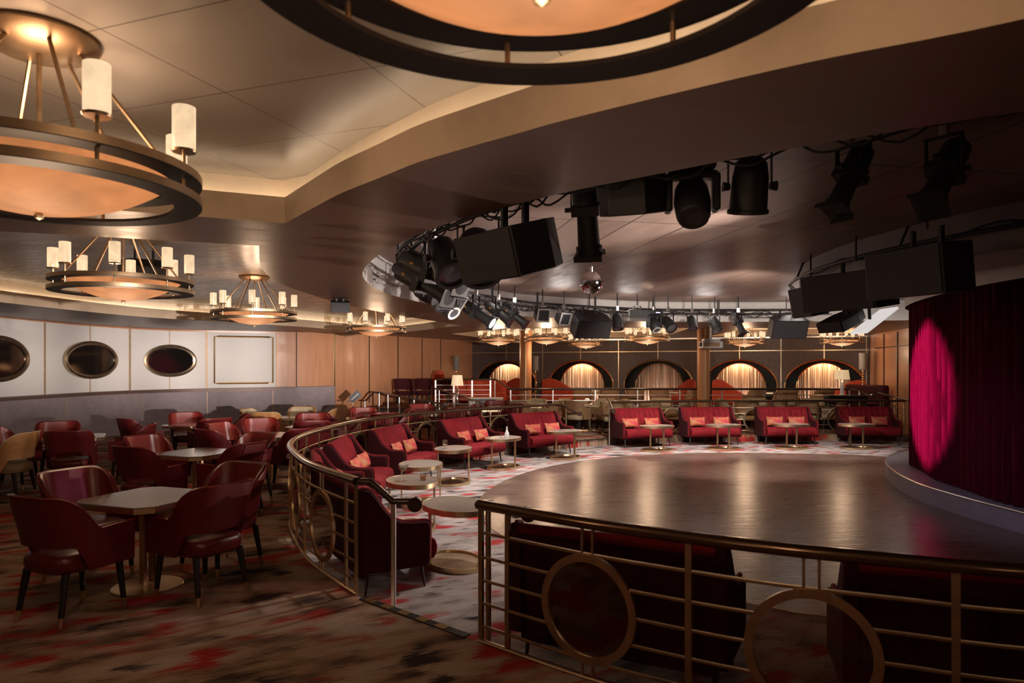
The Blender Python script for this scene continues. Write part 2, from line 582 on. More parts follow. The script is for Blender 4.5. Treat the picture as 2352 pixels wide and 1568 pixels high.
def spline(pts, closed=False, per=12):
    P = [Vector((*p, 0)) if len(p) == 2 else Vector(p) for p in pts]
    n = len(P)
    out = []
    rng = n if closed else n - 1
    for i in range(rng):
        p1, p2 = P[i], P[(i + 1) % n]
        p0 = P[i - 1] if (closed or i > 0) else p1 * 2 - p2
        p3 = P[(i + 2) % n] if (closed or i + 2 < n) else p2 * 2 - p1
        for k in range(per):
            t = k / per
            out.append(0.5 * ((2 * p1) + (p2 - p0) * t + (2 * p0 - 5 * p1 + 4 * p2 - p3) * t * t + (3 * p1 - p0 - 3 * p2 + p3) * t ** 3))
    if not closed:
        out.append(P[-1])
    return out


class Path:
    """arc-length walk along a polyline"""
    def __init__(s, pts):
        s.p = [Vector(p) for p in pts]
        s.s = [0.0]
        for a, b in zip(s.p, s.p[1:]):
            s.s.append(s.s[-1] + (b - a).length)
        s.L = s.s[-1]

    def at(s, d):
        d = min(max(d, 0), s.L)
        for i in range(len(s.s) - 1):
            if d <= s.s[i + 1] or i == len(s.s) - 2:
                k = (d - s.s[i]) / max(1e-9, s.s[i + 1] - s.s[i])
                return s.p[i].lerp(s.p[i + 1], k)

    def tan(s, d):
        v = s.at(min(d + 0.05, s.L)) - s.at(max(d - 0.05, 0))
        return v.normalized()

    def ratio(s, q):
        """arc length where x/y equals q"""
        for i in range(len(s.p) - 1):
            a = s.p[i].x - q * s.p[i].y
            b = s.p[i + 1].x - q * s.p[i + 1].y
            if a == 0 or a * b < 0:
                return s.s[i] + (s.s[i + 1] - s.s[i]) * a / (a - b)
        return 0.0


def fill(loops, zs, name, m, up=True):
    """flat region: first loop outside, the others holes"""
    bm = bmesh.new()
    es = []
    for lp, z in zip(loops, zs):
        vs = [bm.verts.new((p[0], p[1], z)) for p in lp]
        for i in range(len(vs)):
            es.append(bm.edges.new((vs[i], vs[(i + 1) % len(vs)])))
    bmesh.ops.triangle_fill(bm, use_beauty=True, edges=es)
    for f in bm.faces:
        f.normal_update()
        if (f.normal.z > 0) != up:
            f.normal_flip()
    me = bpy.data.meshes.new(name)
    bm.to_mesh(me)
    bm.free()
    me.materials.append(M[m])
    o = bpy.data.objects.new(name, me)
    C.objects.link(o)
    return o


def offset_loop(lp, d):
    """closed plan loop moved outward by d"""
    n = len(lp)
    area = sum(lp[i][0] * lp[(i + 1) % n][1] - lp[(i + 1) % n][0] * lp[i][1] for i in range(n))
    sg = 1 if area > 0 else -1
    out = []
    for i in range(n):
        t = Vector(lp[(i + 1) % n][:2]) - Vector(lp[i - 1][:2])
        t.normalize()
        out.append(Vector((lp[i][0] + t.y * d * sg, lp[i][1] - t.x * d * sg, 0)))
    return out


def wall_strip(lp, z0, z1, closed=True):
    mb = MB()
    n = len(lp)
    vs = [(p[0], p[1], z0) for p in lp] + [(p[0], p[1], z1) for p in lp]
    fs = [(i, (i + 1) % n, n + (i + 1) % n, n + i) for i in range(n if closed else n - 1)]
    return mb.add(vs, fs)

# ------------------------------------------------------------------ plan of the room
LOW = -0.17          # sunken lounge round the dance floor
TIER = 0.25          # dais along the back wall
PLAT = 0.50          # landing in the back left corner
SOFF = 2.90          # dark soffit
LEFT_RAIL = [(-1.223, 5.5), (-1.60, 6.03), (-1.975, 6.64), (-2.445, 7.70), (-2.67, 8.5), (-2.76, 9.35), (-2.74, 10.14), (-2.63, 11.2),
             (-2.45, 12.0), (-2.05, 13.1), (-1.47, 14.1), (-0.8, 14.95), (0.03, 15.85), (1.01, 16.7)]
NEAR_RAIL = [(-0.217, 4.571), (0.388, 4.06), (0.851, 3.74), (1.373, 3.437), (1.849, 3.236), (2.24, 3.08), (3.2, 2.87), (4.4, 2.85)]
FAR_RAIL = [(2.55, 17.8), (3.2, 18.08), (4, 18.3), (5.05, 18.5), (7, 18.62), (9.3, 18.72), (10.5, 18.6)]
RING = spline(NEAR_RAIL + [(6.5, 3.4), (9, 4.8), (10.4, 7.5), (10.7, 12), (10.72, 17.2)] + FAR_RAIL[::-1] + [(1.8, 17.3)] + LEFT_RAIL[::-1] + [(-0.75, 5.05)], True, 6)

# floors
fill([[(-12, -3.6), (13.6, -3.6), (13.6, 25), (12.6, 30), (-12, 30)], RING], [0, 0], 'floor', 'carpet')['kind'] = 'structure'
fill([RING], [LOW], 'floor', 'carpet_grey')['kind'] = 'structure'
structure(wall_strip(offset_loop(RING, 0.0), LOW, 0.0).build('trim_1', M['carpet'], smooth=0))
DANCE = spline([(-.21, 8.38), (-.42, 9.3), (-.486, 10.24), (-.326, 11.35), (.19, 12.83), (1.1, 14.2), (2.54, 15.4), (4.23, 15.95), (6.2, 15.9),
                (8.3, 15.3), (9.9, 13), (10.0, 9), (8.5, 6), (6.3, 4.9), (4.2, 4.95), (2.49, 5.5), (2.1, 5.72), (1.0, 6.6), (.25, 7.5)], True, 6)
fill([DANCE], [LOW + 0.006], 'floor', 'dance')['kind'] = 'structure'
structure(MB().tube([(p.x, p.y, LOW + 0.004) for p in DANCE], 0.006, 6, True).build('trim_2', 'antique'))
tier_loop = [(-.35, 20.55), (11.25, 20.55), (12.0, 23.0), (12.3, 24.1), (5.3, 26.7), (-.35, 28.81)]
fill([tier_loop], [TIER], 'floor', 'carpet')['kind'] = 'structure'
structure(wall_strip(tier_loop, 0, TIER).build('trim_3', 'ledge', smooth=0))
plat_loop = [(-4.75, 22.5), (-.35, 22.5), (-.35, 28.81), (-1.67, 29.25), (-2.8, 27.3), (-3.9, 25.2), (-4.8, 23.5)]
fill([plat_loop], [PLAT], 'floor', 'carpet')['kind'] = 'structure'
structure(wall_strip(plat_loop, 0, PLAT).build('trim_4', 'ledge', smooth=0))

# ------------------------------------------------------------------ ceilings
COF1 = [Vector((q.x, q.y, 0)) for q in spline([(-1.737, 5.33), (-1.37, 4.81), (-1.09, 4.42), (-.77, 4.05), (-.506, 3.745), (-.21, 3.48), (.05, 3.26), (.24, 3.10), (.73, 2.745),
        (1.12, 2.485), (1.62, 2.2), (2.4, 1.6), (2.9, .8), (3, -.3), (2.4, -1.6), (0, -2.2), (-4, -2.0), (-6.5, 0), (-7, 2.2), (-5.9, 3.55)], False, 5)]
COF2 = [Vector((q.x, q.y, 0)) for q in spline([(-2.29, 6.31), (-2.6, 7.18), (-2.81, 7.86), (-3.04, 9.07), (-3.05, 10.5), (-2.9, 12.5), (-2.4, 14.8), (-1.8, 16.8), (-1.35, 18.3)], False, 5)]
COF2 += [Vector((-2.6, 20.6, 0)), Vector((-4.0, 22.8, 0))]
COF2 += [Vector((q.x, q.y, 0)) for q in spline([(-4.87, 20.9), (-5.9, 18.7), (-7.2, 16.7), (-8.19, 14.9), (-8.66, 11.8), (-8.7, 9), (-8.2, 7), (-7.2, 5.6), (-6, 5.3), (-4.15, 5.64)], False, 4)]
COF3 = [Vector((*p, 0)) for p in [(-2.0, 23.0), (-.3, 19.9), (2.0, 19.4), (5.0, 19.6), (5.5, 25.2), (-.7, 27.5)]]
COF4 = [Vector((*p, 0)) for p in [(6.6, 19.6), (10.2, 19.5), (11.0, 23.2), (7.0, 24.7)]]
OVAL = spline([(2.21, 3.0), (1.42, 3.5), (.85, 3.955), (.154, 4.57), (-.65, 5.57), (-1.366, 6.98), (-1.8, 8.4), (-1.9, 9.83), (-1.74, 11.1), (-1.2, 12.8), (-.4, 14.2), (.42, 15.2),
               (2.79, 16.6), (4.48, 16.9), (7, 16.8), (10, 16), (12.2, 14), (12.9, 9), (11.5, 4.8), (9, 2.9), (5, 2.2), (3.3, 2.5)], True, 6)
shell = [(-12, -3.6), (13.6, -3.6), (13.6, 25), (12.6, 30), (-12, 30)]
fill([shell, COF1, COF2, COF3, COF4, OVAL], [SOFF] * 6, 'ceiling', 'soffit', up=False)['kind'] = 'structure'
n_trim = [5]


def trim(mb, m, smooth=30):
    o = mb.build('trim_%d' % n_trim[0], m, smooth=smooth)
    o['kind'] = 'structure'
    n_trim[0] += 1
    return o


def coffer(lp, top_mat, z1=3.10, z2=3.26, ledge=0.13, led=True):
    out = offset_loop(lp, ledge)
    trim(wall_strip(lp, SOFF, z1), 'fascia')
    mb = MB()
    n = len(lp)
    vs = [(p[0], p[1], z1 - .04) for p in lp] + [(p[0], p[1], z1 - .04) for p in out] + [(p[0], p[1], z2) for p in out]
    fs = [(i, (i + 1) % n, n + (i + 1) % n, n + i) for i in range(n)] + [(n + i, n + (i + 1) % n, 2 * n + (i + 1) % n, 2 * n + i) for i in range(n)]
    trim(mb.add(vs, fs), 'cove_paint')
    fill([out], [z2], 'ceiling', top_mat, up=False)['kind'] = 'structure'
    if led:
        mid = offset_loop(lp, ledge * 0.55)
        trim(MB().tube([(p[0], p[1], z1 - 0.028) for p in mid], 0.010, 4, True), 'cove_led', 0)


coffer(COF1, 'panel')
coffer(COF2, 'panel_wood')
coffer(COF3, 'panel')
coffer(COF4, 'panel')
RECESS = 3.38
fill([OVAL], [RECESS], 'ceiling', 'recess', up=False)['kind'] = 'structure'
trim(wall_strip(OVAL, SOFF, RECESS), 'plaster')
trim(MB().tube([(p[0], p[1], RECESS - 0.02) for p in offset_loop(OVAL, -0.03)], 0.02, 6, True), 'plaster')
# edge bead of the far soffit, polished
# ------------------------------------------------------------------ header drum over the stage
HC = (10.5, 9.2)
drum = [(HC[0] + 6.2 * cos(a), HC[1] + 6.2 * sin(a)) for a in [2 * pi * i / 72 for i in range(72)]]
drum = [(HC[0] + 6.2 * cos(radians(a)), HC[1] + 6.2 * sin(radians(a))) for a in range(148, 268, 3)]
trim(wall_strip(drum, 2.93, RECESS, False), 'header')
dl = drum
inner = [(HC[0] + (p[0] - HC[0]) * 0.78, HC[1] + (p[1] - HC[1]) * 0.78) for p in drum]
mbd = MB()
n = len(drum)
mbd.add([(p[0], p[1], 2.93) for p in drum] + [(p[0], p[1], 2.97) for p in inner], [(i, i + 1, n + i + 1, n + i) for i in range(n - 1)])
trim(mbd, 'plaster')

# ------------------------------------------------------------------ left wall (follows the ship's side)
WALL = Path(spline([(-11.3, -3.6), (-11.3, 2), (-11.3, 6), (-11.25, 10), (-11.15, 14), (-11.1, 16.5), (-10.9, 18.3), (-10.3, 19.7), (-9.2, 20.7), (-7.2, 21.6), (-5.9, 22.4),
                    (-4.8, 23.5), (-3.9, 25.2), (-2.8, 27.3), (-1.67, 29.3)], False, 10))
lp = [WALL.at(WALL.L * i / 160) for i in range(161)]
o = wall_strip(lp, 0, SOFF, False).build('wall_left', 'wood_wall', smooth=60)
o['kind'] = 'structure'


def sight(u):
    return (u - 1176.0) / 1600.0


def along(path, s0, s1, off, z0, z1, z0b=None, z1b=None, k=40):
    P = []
    for i in range(k + 1):
        s = s0 + (s1 - s0) * i / k
        p, t = path.at(s), path.tan(s)
        nrm = Vector((t.y, -t.x, 0))
        q = p + nrm * off
        P.append(q)
    return P


def slab(path, s0, s1, off, th, z0, z1a, z1b, k=40):
    """panel in front of a curved wall; its top may rise from z1a to z1b"""
    A = along(path, s0, s1, off, 0, 0, k=k)
    B = along(path, s0, s1, off + th, 0, 0, k=k)
    vs, fs = [], []
    for i in range(k + 1):
        zt = z1a + (z1b - z1a) * i / k
        vs += [(A[i].x, A[i].y, z0), (B[i].x, B[i].y, z0), (B[i].x, B[i].y, zt), (A[i].x, A[i].y, zt)]
    for i in range(k):
        a, b = i * 4, (i + 1) * 4
        for j in range(4):
            fs.append((a + j, a + (j + 1) % 4, b + (j + 1) % 4, b + j))
    fs += [(0, 1, 2, 3), (k * 4 + 3, k * 4 + 2, k * 4 + 1, k * 4)]
    return MB().add(vs, fs)


s_start = 9.5
s_pan = WALL.ratio(sight(634))
s_wain = WALL.ratio(sight(756))
trim(slab(WALL, s_start, s_pan, 0.02, 0.04, 1.05, 2.90, 2.84, 60), 'white_panel', 60)
trim(slab(WALL, s_start, s_wain, 0.05, 0.40, 0.0, 1.055, 1.2, 60), 'wainscot', 50)
trim(slab(WALL, s_start, s_pan, 0.04, 0.43, 1.085, 1.125, 1.175, 60), 'ledge', 50)
for u, wd in ((97, .028), (202, .012), (295, .028), (388, .012), (474, .028), (634, .02)):
    s = WALL.ratio(sight(u))
    trim(slab(WALL, s - wd, s + wd, 0.055, 0.02, 1.12, 2.86, 2.86, 1), 'dull_brass', 0)
for u, wd, m in ((681, .012, 'niche'), (768, .03, 'brass'), (848, .012, 'niche'), (914, .016, 'niche'), (969, .014, 'niche'), (1012, .012, 'niche')):
    s = WALL.ratio(sight(u))
    trim(slab(WALL, s - wd, s + wd, 0.0, 0.014, 0.6 if u > 800 else 0, 2.89, 2.89, 1), m, 0)
for u in (104, 294, 464, 616):
    s = WALL.ratio(sight(u)) + 0.1
    trim(slab(WALL, s - .009, s + .009, 0.45, 0.006, 0.02, 1.05 + (u / 616) * .09, 1.05 + (u / 616) * .09, 1), 'dull_brass', 0)
# picture-frame moulding on the last white panel
sa, sb = WALL.ratio(sight(492)), WALL.ratio(sight(626))
mbf = MB()
fr = []
for z in (1.32, 2.72):
    for i in range(13):
        s = sa + (sb - sa) * (i if z < 2 else 12 - i) / 12
        p, t = WALL.at(s), WALL.tan(s)
        nrm = Vector((t.y, -t.x, 0))
        q = p + nrm * 0.075
        fr.append((q.x, q.y, z))
mbf.tube(fr, 0.028, 4, True)
trim(mbf, 'brass', 0)


def oval_ring(a, b, wd, dep, seg=56):
    """ring in the local YZ plane, facing +X"""
    mb = MB()
    vs, fs = [], []
    for i in range(seg):
        t = 2 * pi * i / seg
        c_, s_ = cos(t), sin(t)
        for (k, x) in ((0, 0), (0, dep), (-wd * .5, dep * 1.25), (-wd, dep), (-wd, 0)):
            vs.append((x, (a + k) * c_, (b + k) * s_))
    for i in range(seg):
        for j in range(5):
            p, q = i * 5 + j, i * 5 + (j + 1) % 5
            r, s = ((i + 1) % seg) * 5 + (j + 1) % 5, ((i + 1) % seg) * 5 + j
            fs.append((p, q, r, s))
    return mb.add(vs, fs)


def oval_disc(a, b, x=0.0, th=0.01, seg=56):
    mb = MB()
    vs = [(x + e, a * cos(2 * pi * i / seg), b * sin(2 * pi * i / seg)) for e in (0, th) for i in range(seg)]
    fs = [(i, (i + 1) % seg, seg + (i + 1) % seg, seg + i) for i in range(seg)] + [tuple(range(seg - 1, -1, -1)), tuple(range(seg, 2 * seg))]
    return mb.add(vs, fs)


plab = ['oval porthole mirror cut off by the photo edge, on white wall', 'oval porthole mirror half dark and half orange on white wall', 'small oval porthole mirror beside the framed white panel']
for i, (u, a, b, z) in enumerate(((-22, .95, .5, 1.98), (199, .90, .485, 1.985), (388, .72, .465, 1.985))):
    s = WALL.ratio(sight(u))
    p, t = WALL.at(s), WALL.tan(s)
    nrm = Vector((t.y, -t.x, 0))
    q = p + nrm * 0.10
    r = thing('porthole_mirror', plab[i], 'mirror', (q.x, q.y, z), atan2(nrm.y, nrm.x), 'oval porthole mirrors on the white wall')
    oval_ring(a, b, 0.10, 0.09).build('rim', 'antique', r)
    oval_disc(a - .02, b - .02, 0.045).build('mirror_pane', 'dark_glass', r)

# ------------------------------------------------------------------ back wall with its niches
A0 = Vector((-1.67, 29.3, 0))
EB = Vector((0.9375, -0.349, 0)).normalized()
NB = Vector((EB.y, -EB.x, 0))          # towards the room


def bw(t, z, d=0.0):
    p = A0 + EB * t + NB * d
    return (p.x, p.y, z)


ARCH = [1.53, 4.69, 7.73, 10.69, 13.53]
EA, EBZ, EZ = 1.30, 0.97, 1.10
CR, CZ = 0.90, 1.06
ZB = TIER + 0.04


def ell(t0, a, b, cz, k=40):
    """outline of an oval whose foot is cut flat at the dais"""
    a0 = math.asin(max(-1, min(1, (ZB - cz) / b)))
    return [(t0 + a * cos(a0 + (pi - 2 * a0) * i / k), cz + b * sin(a0 + (pi - 2 * a0) * i / k)) for i in range(k + 1)]


def fill_tz(loops, d, name, m, parent=None):
    bm = bmesh.new()
    es = []
    for lp_ in loops:
        vs = [bm.verts.new((p[0], p[1], 0)) for p in lp_]
        for i in range(len(vs)):
            es.append(bm.edges.new((vs[i], vs[(i + 1) % len(vs)])))
    bmesh.ops.triangle_fill(bm, use_beauty=True, edges=es)
    for v in bm.verts:
        v.co = Vector(bw(v.co.x, v.co.y, d))
    bmesh.ops.recalc_face_normals(bm, faces=bm.faces)
    me = bpy.data.meshes.new(name)
    bm.to_mesh(me)
    bm.free()
    me.materials.append(M[m])
    ob = bpy.data.objects.new(name, me)
    C.objects.link(ob)
    if parent:
        ob.parent = parent
    return ob


LB = 14.95
fill_tz([[(0, 0.0), (LB, 0.0), (LB, SOFF), (0, SOFF)]] + [ell(t, EA, EBZ, EZ) for t in ARCH], 0, 'wall_back', 'back_wall')['kind'] = 'structure'
for i, t in enumerate(ARCH):
    wn = bpy.data.objects.new('window_%d' % (i + 1), None)
    C.objects.link(wn)
    wn['kind'] = 'structure'
    out = ell(t, EA, EBZ, EZ)
    mb = MB()
    mb.grid([[bw(p[0], p[1], 0) for p in out], [bw(p[0], p[1], -.28) for p in out]])
    mb.build('reveal', 'niche', wn)
    MB().tube([bw(p[0], p[1], .02) for p in out], 0.035, 6, False).build('outer_rim', 'brass', wn)
    cir = ell(t, CR, CR, CZ)
    fill_tz([ell(t, EA, EBZ, EZ), cir], -.28, 'surround', 'niche', wn)
    MB().tube([bw(p[0], p[1], -.26) for p in cir], 0.032, 6, False).build('inner_rim', 'brass', wn)
    P = []
    for z in (0.2, 2.1):
        P.append([bw(t - 1.05 + 2.1 * k / 120, z, -.62 + .035 * sin(k * 1.25 + sin(k * .31) * 2)) for k in range(121)])
    MB().grid(P).build('drape', 'drape', wn, smooth=60)
    mb = MB()
    mb.grid([[bw(t + q, .2, -.29) for q in (-1.06, 1.06)], [bw(t + q, .2, -.66) for q in (-1.06, 1.06)]])
    mb.grid([[bw(t + q, 2.12, -.29) for q in (-1.06, 1.06)], [bw(t + q, 2.12, -.66) for q in (-1.06, 1.06)]])
    for q in (-1.06, 1.06):
        mb.grid([[bw(t + q, .2, -.29), bw(t + q, 2.12, -.29)], [bw(t + q, .2, -.66), bw(t + q, 2.12, -.66)]])
    mb.build('casing', 'niche', wn)
    top = bw(t, 2.06, -.44)
    if i != 2:
        l = lamp('niche_downlight', 'AREA', top, 26, (1.0, 0.74, 0.45), bw(t, 1.0, -.56), 1.0, size_y=.12)
    bot = bw(t, .26, -.46)
    lamp('niche_uplight', 'AREA', bot, 16 if i else 6, (1.0, 0.84, 0.80), bw(t, 1.0, -.56), 0.9, size_y=.1)
trim(MB().box((A0 + EB * LB / 2 + NB * .012 + Vector((0, 0, 2.40))), (LB, .02, .03), atan2(EB.y, EB.x)), 'antique', 0)
trim(MB().box((A0 + EB * LB / 2 + NB * .03 + Vector((0, 0, 2.875))), (LB, .05, .05), atan2(EB.y, EB.x)), 'chrome', 0)
for t in ARCH:
    trim(MB().box((A0 + EB * t + NB * .012 + Vector((0, 0, 2.48))), (.03, .02, .80), atan2(EB.y, EB.x)), 'antique', 0)
for a, b in zip(ARCH, ARCH[1:] + [16.2]):
    t = min((a + b) / 2, 14.9)
    trim(MB().box((A0 + EB * t + NB * .012 + Vector((0, 0, 1.57))), (.03, .02, 2.6), atan2(EB.y, EB.x)), 'antique', 0)

# right wall and the unseen rest of the shell
rw = [Vector((*p, 0)) for p in [(12.35, 24.07), (12.0, 23.0), (11.4, 20.6), (10.98, 18.95), (10.95, 17.2), (13.5, 16.4), (13.5, -3.6)]]
wall_strip(rw, 0, SOFF, False).build('wall_right', 'wood_wall', smooth=0)['kind'] = 'structure'
wall_strip([(-11.3, -3.6), (13.5, -3.6)], 0, SOFF, False).build('wall_front', 'wainscot', smooth=0)['kind'] = 'structure'
for a in (0.25, 0.6):
    p = rw[1].lerp(rw[3], a)
    trim(MB().box((p.x - .01, p.y, 1.5), (.02, .03, 2.7)), 'niche', 0)
p = rw[1].lerp(rw[3], .5)
ang = atan2((rw[3] - rw[1]).y, (rw[3] - rw[1]).x)
trim(MB().box((p.x - .012, p.y, 2.42), (4.2, .014, .02), ang), 'niche', 0)

# ------------------------------------------------------------------ stage and curtain
STAGE = spline([(6.7, 6.3), (6.12, 7.6), (6.0, 8.5), (5.95, 9.3), (6.0, 10.3), (6.36, 11.64), (7.1, 13.2), (8.32, 14.45), (9.6, 14.7), (10.2, 13.2), (10.4, 9), (9.2, 6.0)], True, 6)
ST = 0.09
fill([STAGE], [ST], 'floor', 'stage')['kind'] = 'structure'
trim(wall_strip(STAGE, LOW, ST), 'stage')
trim(MB().tube([(p.x, p.y, ST - .005) for p in STAGE], 0.014, 6, True), 'chrome')
cpath = Path(spline([(7.6, 5.7), (6.75, 6.6), (6.35, 7.6), (6.22, 8.5), (6.32, 9.7), (6.62, 11.0), (6.98, 12.0), (7.4, 12.75), (8.05, 13.4), (9.1, 13.85)], False, 10))
K = 520
P = []
rows = 14
for j in range(rows + 1):
    z = ST + 0.012 + (2.99 - ST) * j / rows
    row = []
    for i in range(K + 1):
        s = cpath.L * i / K
        p, t = cpath.at(s), cpath.tan(s)
        nrm = Vector((-t.y, t.x, 0))
        amp = 0.085 + 0.03 * sin(s * 3.7 + 1)
        wob = sin(s * 2 * pi / 0.17 + 0.8 * sin(s * 2.3) + 0.25 * sin(j * .5 + s))
        row.append(tuple(p + nrm * (amp * wob) + Vector((0, 0, z))))
    P.append(row)
cur = MB().grid(P).build('stage_curtain', 'curtain', smooth=70)
tag(cur, 'floor-length pleated burgundy velvet curtain on the curved stage, lit by a pink beam', 'curtain')
mbv = MB()
Q = along(cpath, 0, cpath.L, -0.16, 0, 0, k=60)
trim(wall_strip([tuple(q) for q in Q], 2.86, 3.06, False), 'plaster')


# step edges
def nosing(a, b, label):
    a, b = Vector(a), Vector(b)
    d = (b - a)
    r = thing('step_nosing', label, 'step edge', tuple(a) + (0,) if len(a) == 2 else tuple(a), atan2(d.y, d.x))
    L = d.length
    MB().box((L / 2, 0, .004), (L, .07, .008)).build('strip', 'black', r, 0)
    k = int(L / .2)
    for i in range(k):
        MB().box((.1 + i * .2, 0, .0095), (.1, .066, .004)).build('inlay', 'nosing', r, 0)


nosing((-1.16, 5.42, 0), (-.30, 4.66, 0), 'checkered black and brass step edge in the near gap of the curved railing')
nosing((1.15, 16.8, 0), (2.42, 17.7, 0), 'checkered step edge in the gap beside the far sofas')

# ------------------------------------------------------------------ armchair (faces +X)
def smooth01(x):
    x = max(0.0, min(1.0, x))
    return x * x * (3 - 2 * x)


def chair_plan(s, W=.285, F=.27, B=.27, r=.17):
    """U-shaped plan, s in 0..1 from the front of one arm round the back to the other"""
    la, lc, lb = F + B - r, pi / 2 * r, 2 * (W - r)
    tot = 2 * la + 2 * lc + lb
    d = s * tot
    if d < la:
        return (F - d, -W), (0, -1)
    d -= la
    if d < lc:
        a = d / r
        return (-B + r - r * sin(a), -W + r - r * cos(a)), (-sin(a), -cos(a))
    d -= lc
    if d < lb:
        return (-B, -W + r + d), (-1, 0)
    d -= lb
    if d < lc:
        a = d / r
        return (-B + r - r * cos(a), W - r + r * sin(a)), (-cos(a), sin(a))
    d -= lc
    return (-B + r + d, W), (0, 1)


def make_chair(name, label, outer, inner, leg_m, H=.90):
    root = thing(name, label, 'armchair')
    n, m = 44, 7

    def surf(off):
        P = []
        for i in range(n + 1):
            (x, y), (nx, ny) = chair_plan(i / n)
            back = .55 * max(0, min(1, (-.01 - x) / .23)) + .45 * smooth01((-.01 - x) / .23)          # 0 on the arms, 1 on the back
            zt = .655 + (H - .655) * back - .012 * (1 - abs(x) / .27) * (1 - back)
            zb = .365 + (.545 - .365) * smooth01((-.07 - x) / .12)
            row = []
            for j in range(m + 1):
                k = j / m
                z = zb + (zt - zb) * k
                lean = .075 * smooth01((z - .5) / .45) * back + .025 * (z - .36)
                row.append((x + nx * (off + lean) - .0, y + ny * (off + lean * .7), z))
            P.append(row)
        return P
    A, B_ = surf(0), surf(-.042)
    mb = MB()
    mb.grid(A)
    # rounded rim joining outside and lining
    top = [[a[-1], tuple((Vector(a[-1]) + Vector(b[-1])) / 2 + Vector((0, 0, .012))), b[-1]] for a, b in zip(A, B_)]
    mb.grid(top)
    mb.grid([[b[0], a[0]] for a, b in zip(A, B_)])
    for k in (0, -1):
        mb.grid([A[k], B_[k]])
    mb.build('shell', outer, root, smooth=50)
    MB().grid(B_).build('lining', inner, root, smooth=60)
    mb = MB()
    mb.tube([tuple(Vector(a[-1]) + Vector((0, 0, .004))) for a in A], .007, 5)
    mb.build('piping', inner, root)
    # cushion
    mb = MB()
    rows = []
    for z, k in ((.355, .90), (.37, .97), (.42, 1.0), (.455, .985), (.475, .93), (.487, .80)):
        row = []
        for i in range(32):
            t = 2 * pi * i / 32
            cx, sy = cos(t), sin(t)
            e = .5
            x = .265 * abs(cx) ** e * (1 if cx > 0 else -1)
            y = .238 * abs(sy) ** e * (1 if sy > 0 else -1)
            if x < 0:
                x *= 1.02
            row.append((x * k - .005, y * k, z))
        rows.append(row)
    vs = [p for r in rows for p in r]
    fs = [(i * 32 + j, i * 32 + (j + 1) % 32, (i + 1) * 32 + (j + 1) % 32, (i + 1) * 32 + j) for i in range(5) for j in range(32)]
    fs += [tuple(range(31, -1, -1)), tuple(range(160, 192))]
    mb.add(vs, fs)
    mb.build('seat', inner if outer != 'leather_red' else outer, root, smooth=60)
    for sx, sy in ((1, 1), (1, -1), (-1, 1), (-1, -1)):
        a = Vector((sx * .205, sy * .20, .36))
        b = Vector((sx * (.235 if sx > 0 else .265), sy * .225, 0.0))
        k = a.lerp(b, .80)
        lg = MB().cyl(a, k, .027, .019, 10).build('leg', leg_m, root)
        MB().cyl(k, b, .0193, .0145, 10).build('brass_tip', 'satin_brass', lg)
    return root


red = make_chair('armchair', 'x', 'leather_red', 'leather_lining', 'black_leg')
tan = make_chair('armchair', 'x', 'leather_tan', 'linen_cream', 'black_leg')
dark = make_chair('armchair', 'x', 'velvet_dark', 'velvet_dark', 'black_leg')
beige = make_chair('armchair', 'x', 'beige_out', 'linen_cream', 'black_leg', H=.88)
U = {'dark': (dark, [], 'dark red velvet chair'), 'red': (red, [], 'red leather armchair'), 'tan': (tan, [], 'tan armchair'), 'beige': (beige, [], 'beige armchair')}


def chair(kind, x, y, deg, where, z=0.0, group='armchairs round the lounge tables'):
    p, used, lab = U[kind]
    return place(p, used, (x, y, z), radians(deg), lab + ' ' + where, group)


def make_table(name, label, side=.80, h=.74, top='tabletop'):
    r = thing(name, label, 'table')
    e = .10
    s = side / 2
    poly = [(s, s - e), (s - e, s), (-s + e, s), (-s, s - e), (-s, -s + e), (-s + e, -s), (s - e, -s), (s, -s + e)]
    MB().prism(poly, lambda x, y: (x, y, h - .012), lambda x, y: (x, y, h)).build('table_top', top, r, 0)
    MB().prism([(x * 1.004, y * 1.004) for x, y in poly], lambda x, y: (x, y, h - .052), lambda x, y: (x, y, h - .0125)).build('edge_band', 'satin_brass', r, 0)
    MB().box((0, 0, h - .062), (side * .6, side * .6, .02)).build('under_plate', 'black', r, 0)
    for k in (-1, 1):
        MB().box((0, k * .045, .36), (.05, .035, .66)).build('post', 'satin_brass' if k < 0 else 'antique', r, 0, bevel=.004)
    MB().lathe([(.0, .0), (.27, .0), (.27, .010), (.262, .016), (0, .020)], 36).build('foot_plate', 'satin_brass', r)
    return r


tbl = make_table('lounge_table', 'x')
tused = []


def table(x, y, deg, lab):
    return place(tbl, tused, (x, y, 0), radians(deg), lab, TG)


TG = 'square brass-edged lounge tables'


# nearest group
table(-2.99, 5.72, -20, 'nearest square lounge table with grey lacquered top and brass edge')
chair('red', -3.21, 5.11, 68, 'closest to the lens, back turned, at the nearest table')
chair('red', -2.47, 5.53, 152, 'at the nearest table, back glossy, in front of another backed chair')
chair('red', -3.62, 5.98, 335, 'behind the nearest table, lining facing us with white sheen')
chair('red', -2.62, 6.27, 244, 'tucked just behind the glossy-backed chair at the nearest table')
# second group
table(-3.93, 8.72, -24, 'second square lounge table from the lens, beside the curved railing')
chair('red', -4.22, 8.14, 66, 'with its back turned on the near side of the second table')
chair('red', -3.38, 8.42, 158, 'on the railing side of the second table, back creased and glossy')
chair('red', -4.60, 9.05, 338, 'with lining facing us on the wall side of the second table')
chair('red', -3.55, 9.25, 245, 'half hidden behind the glossy chair of the second table')
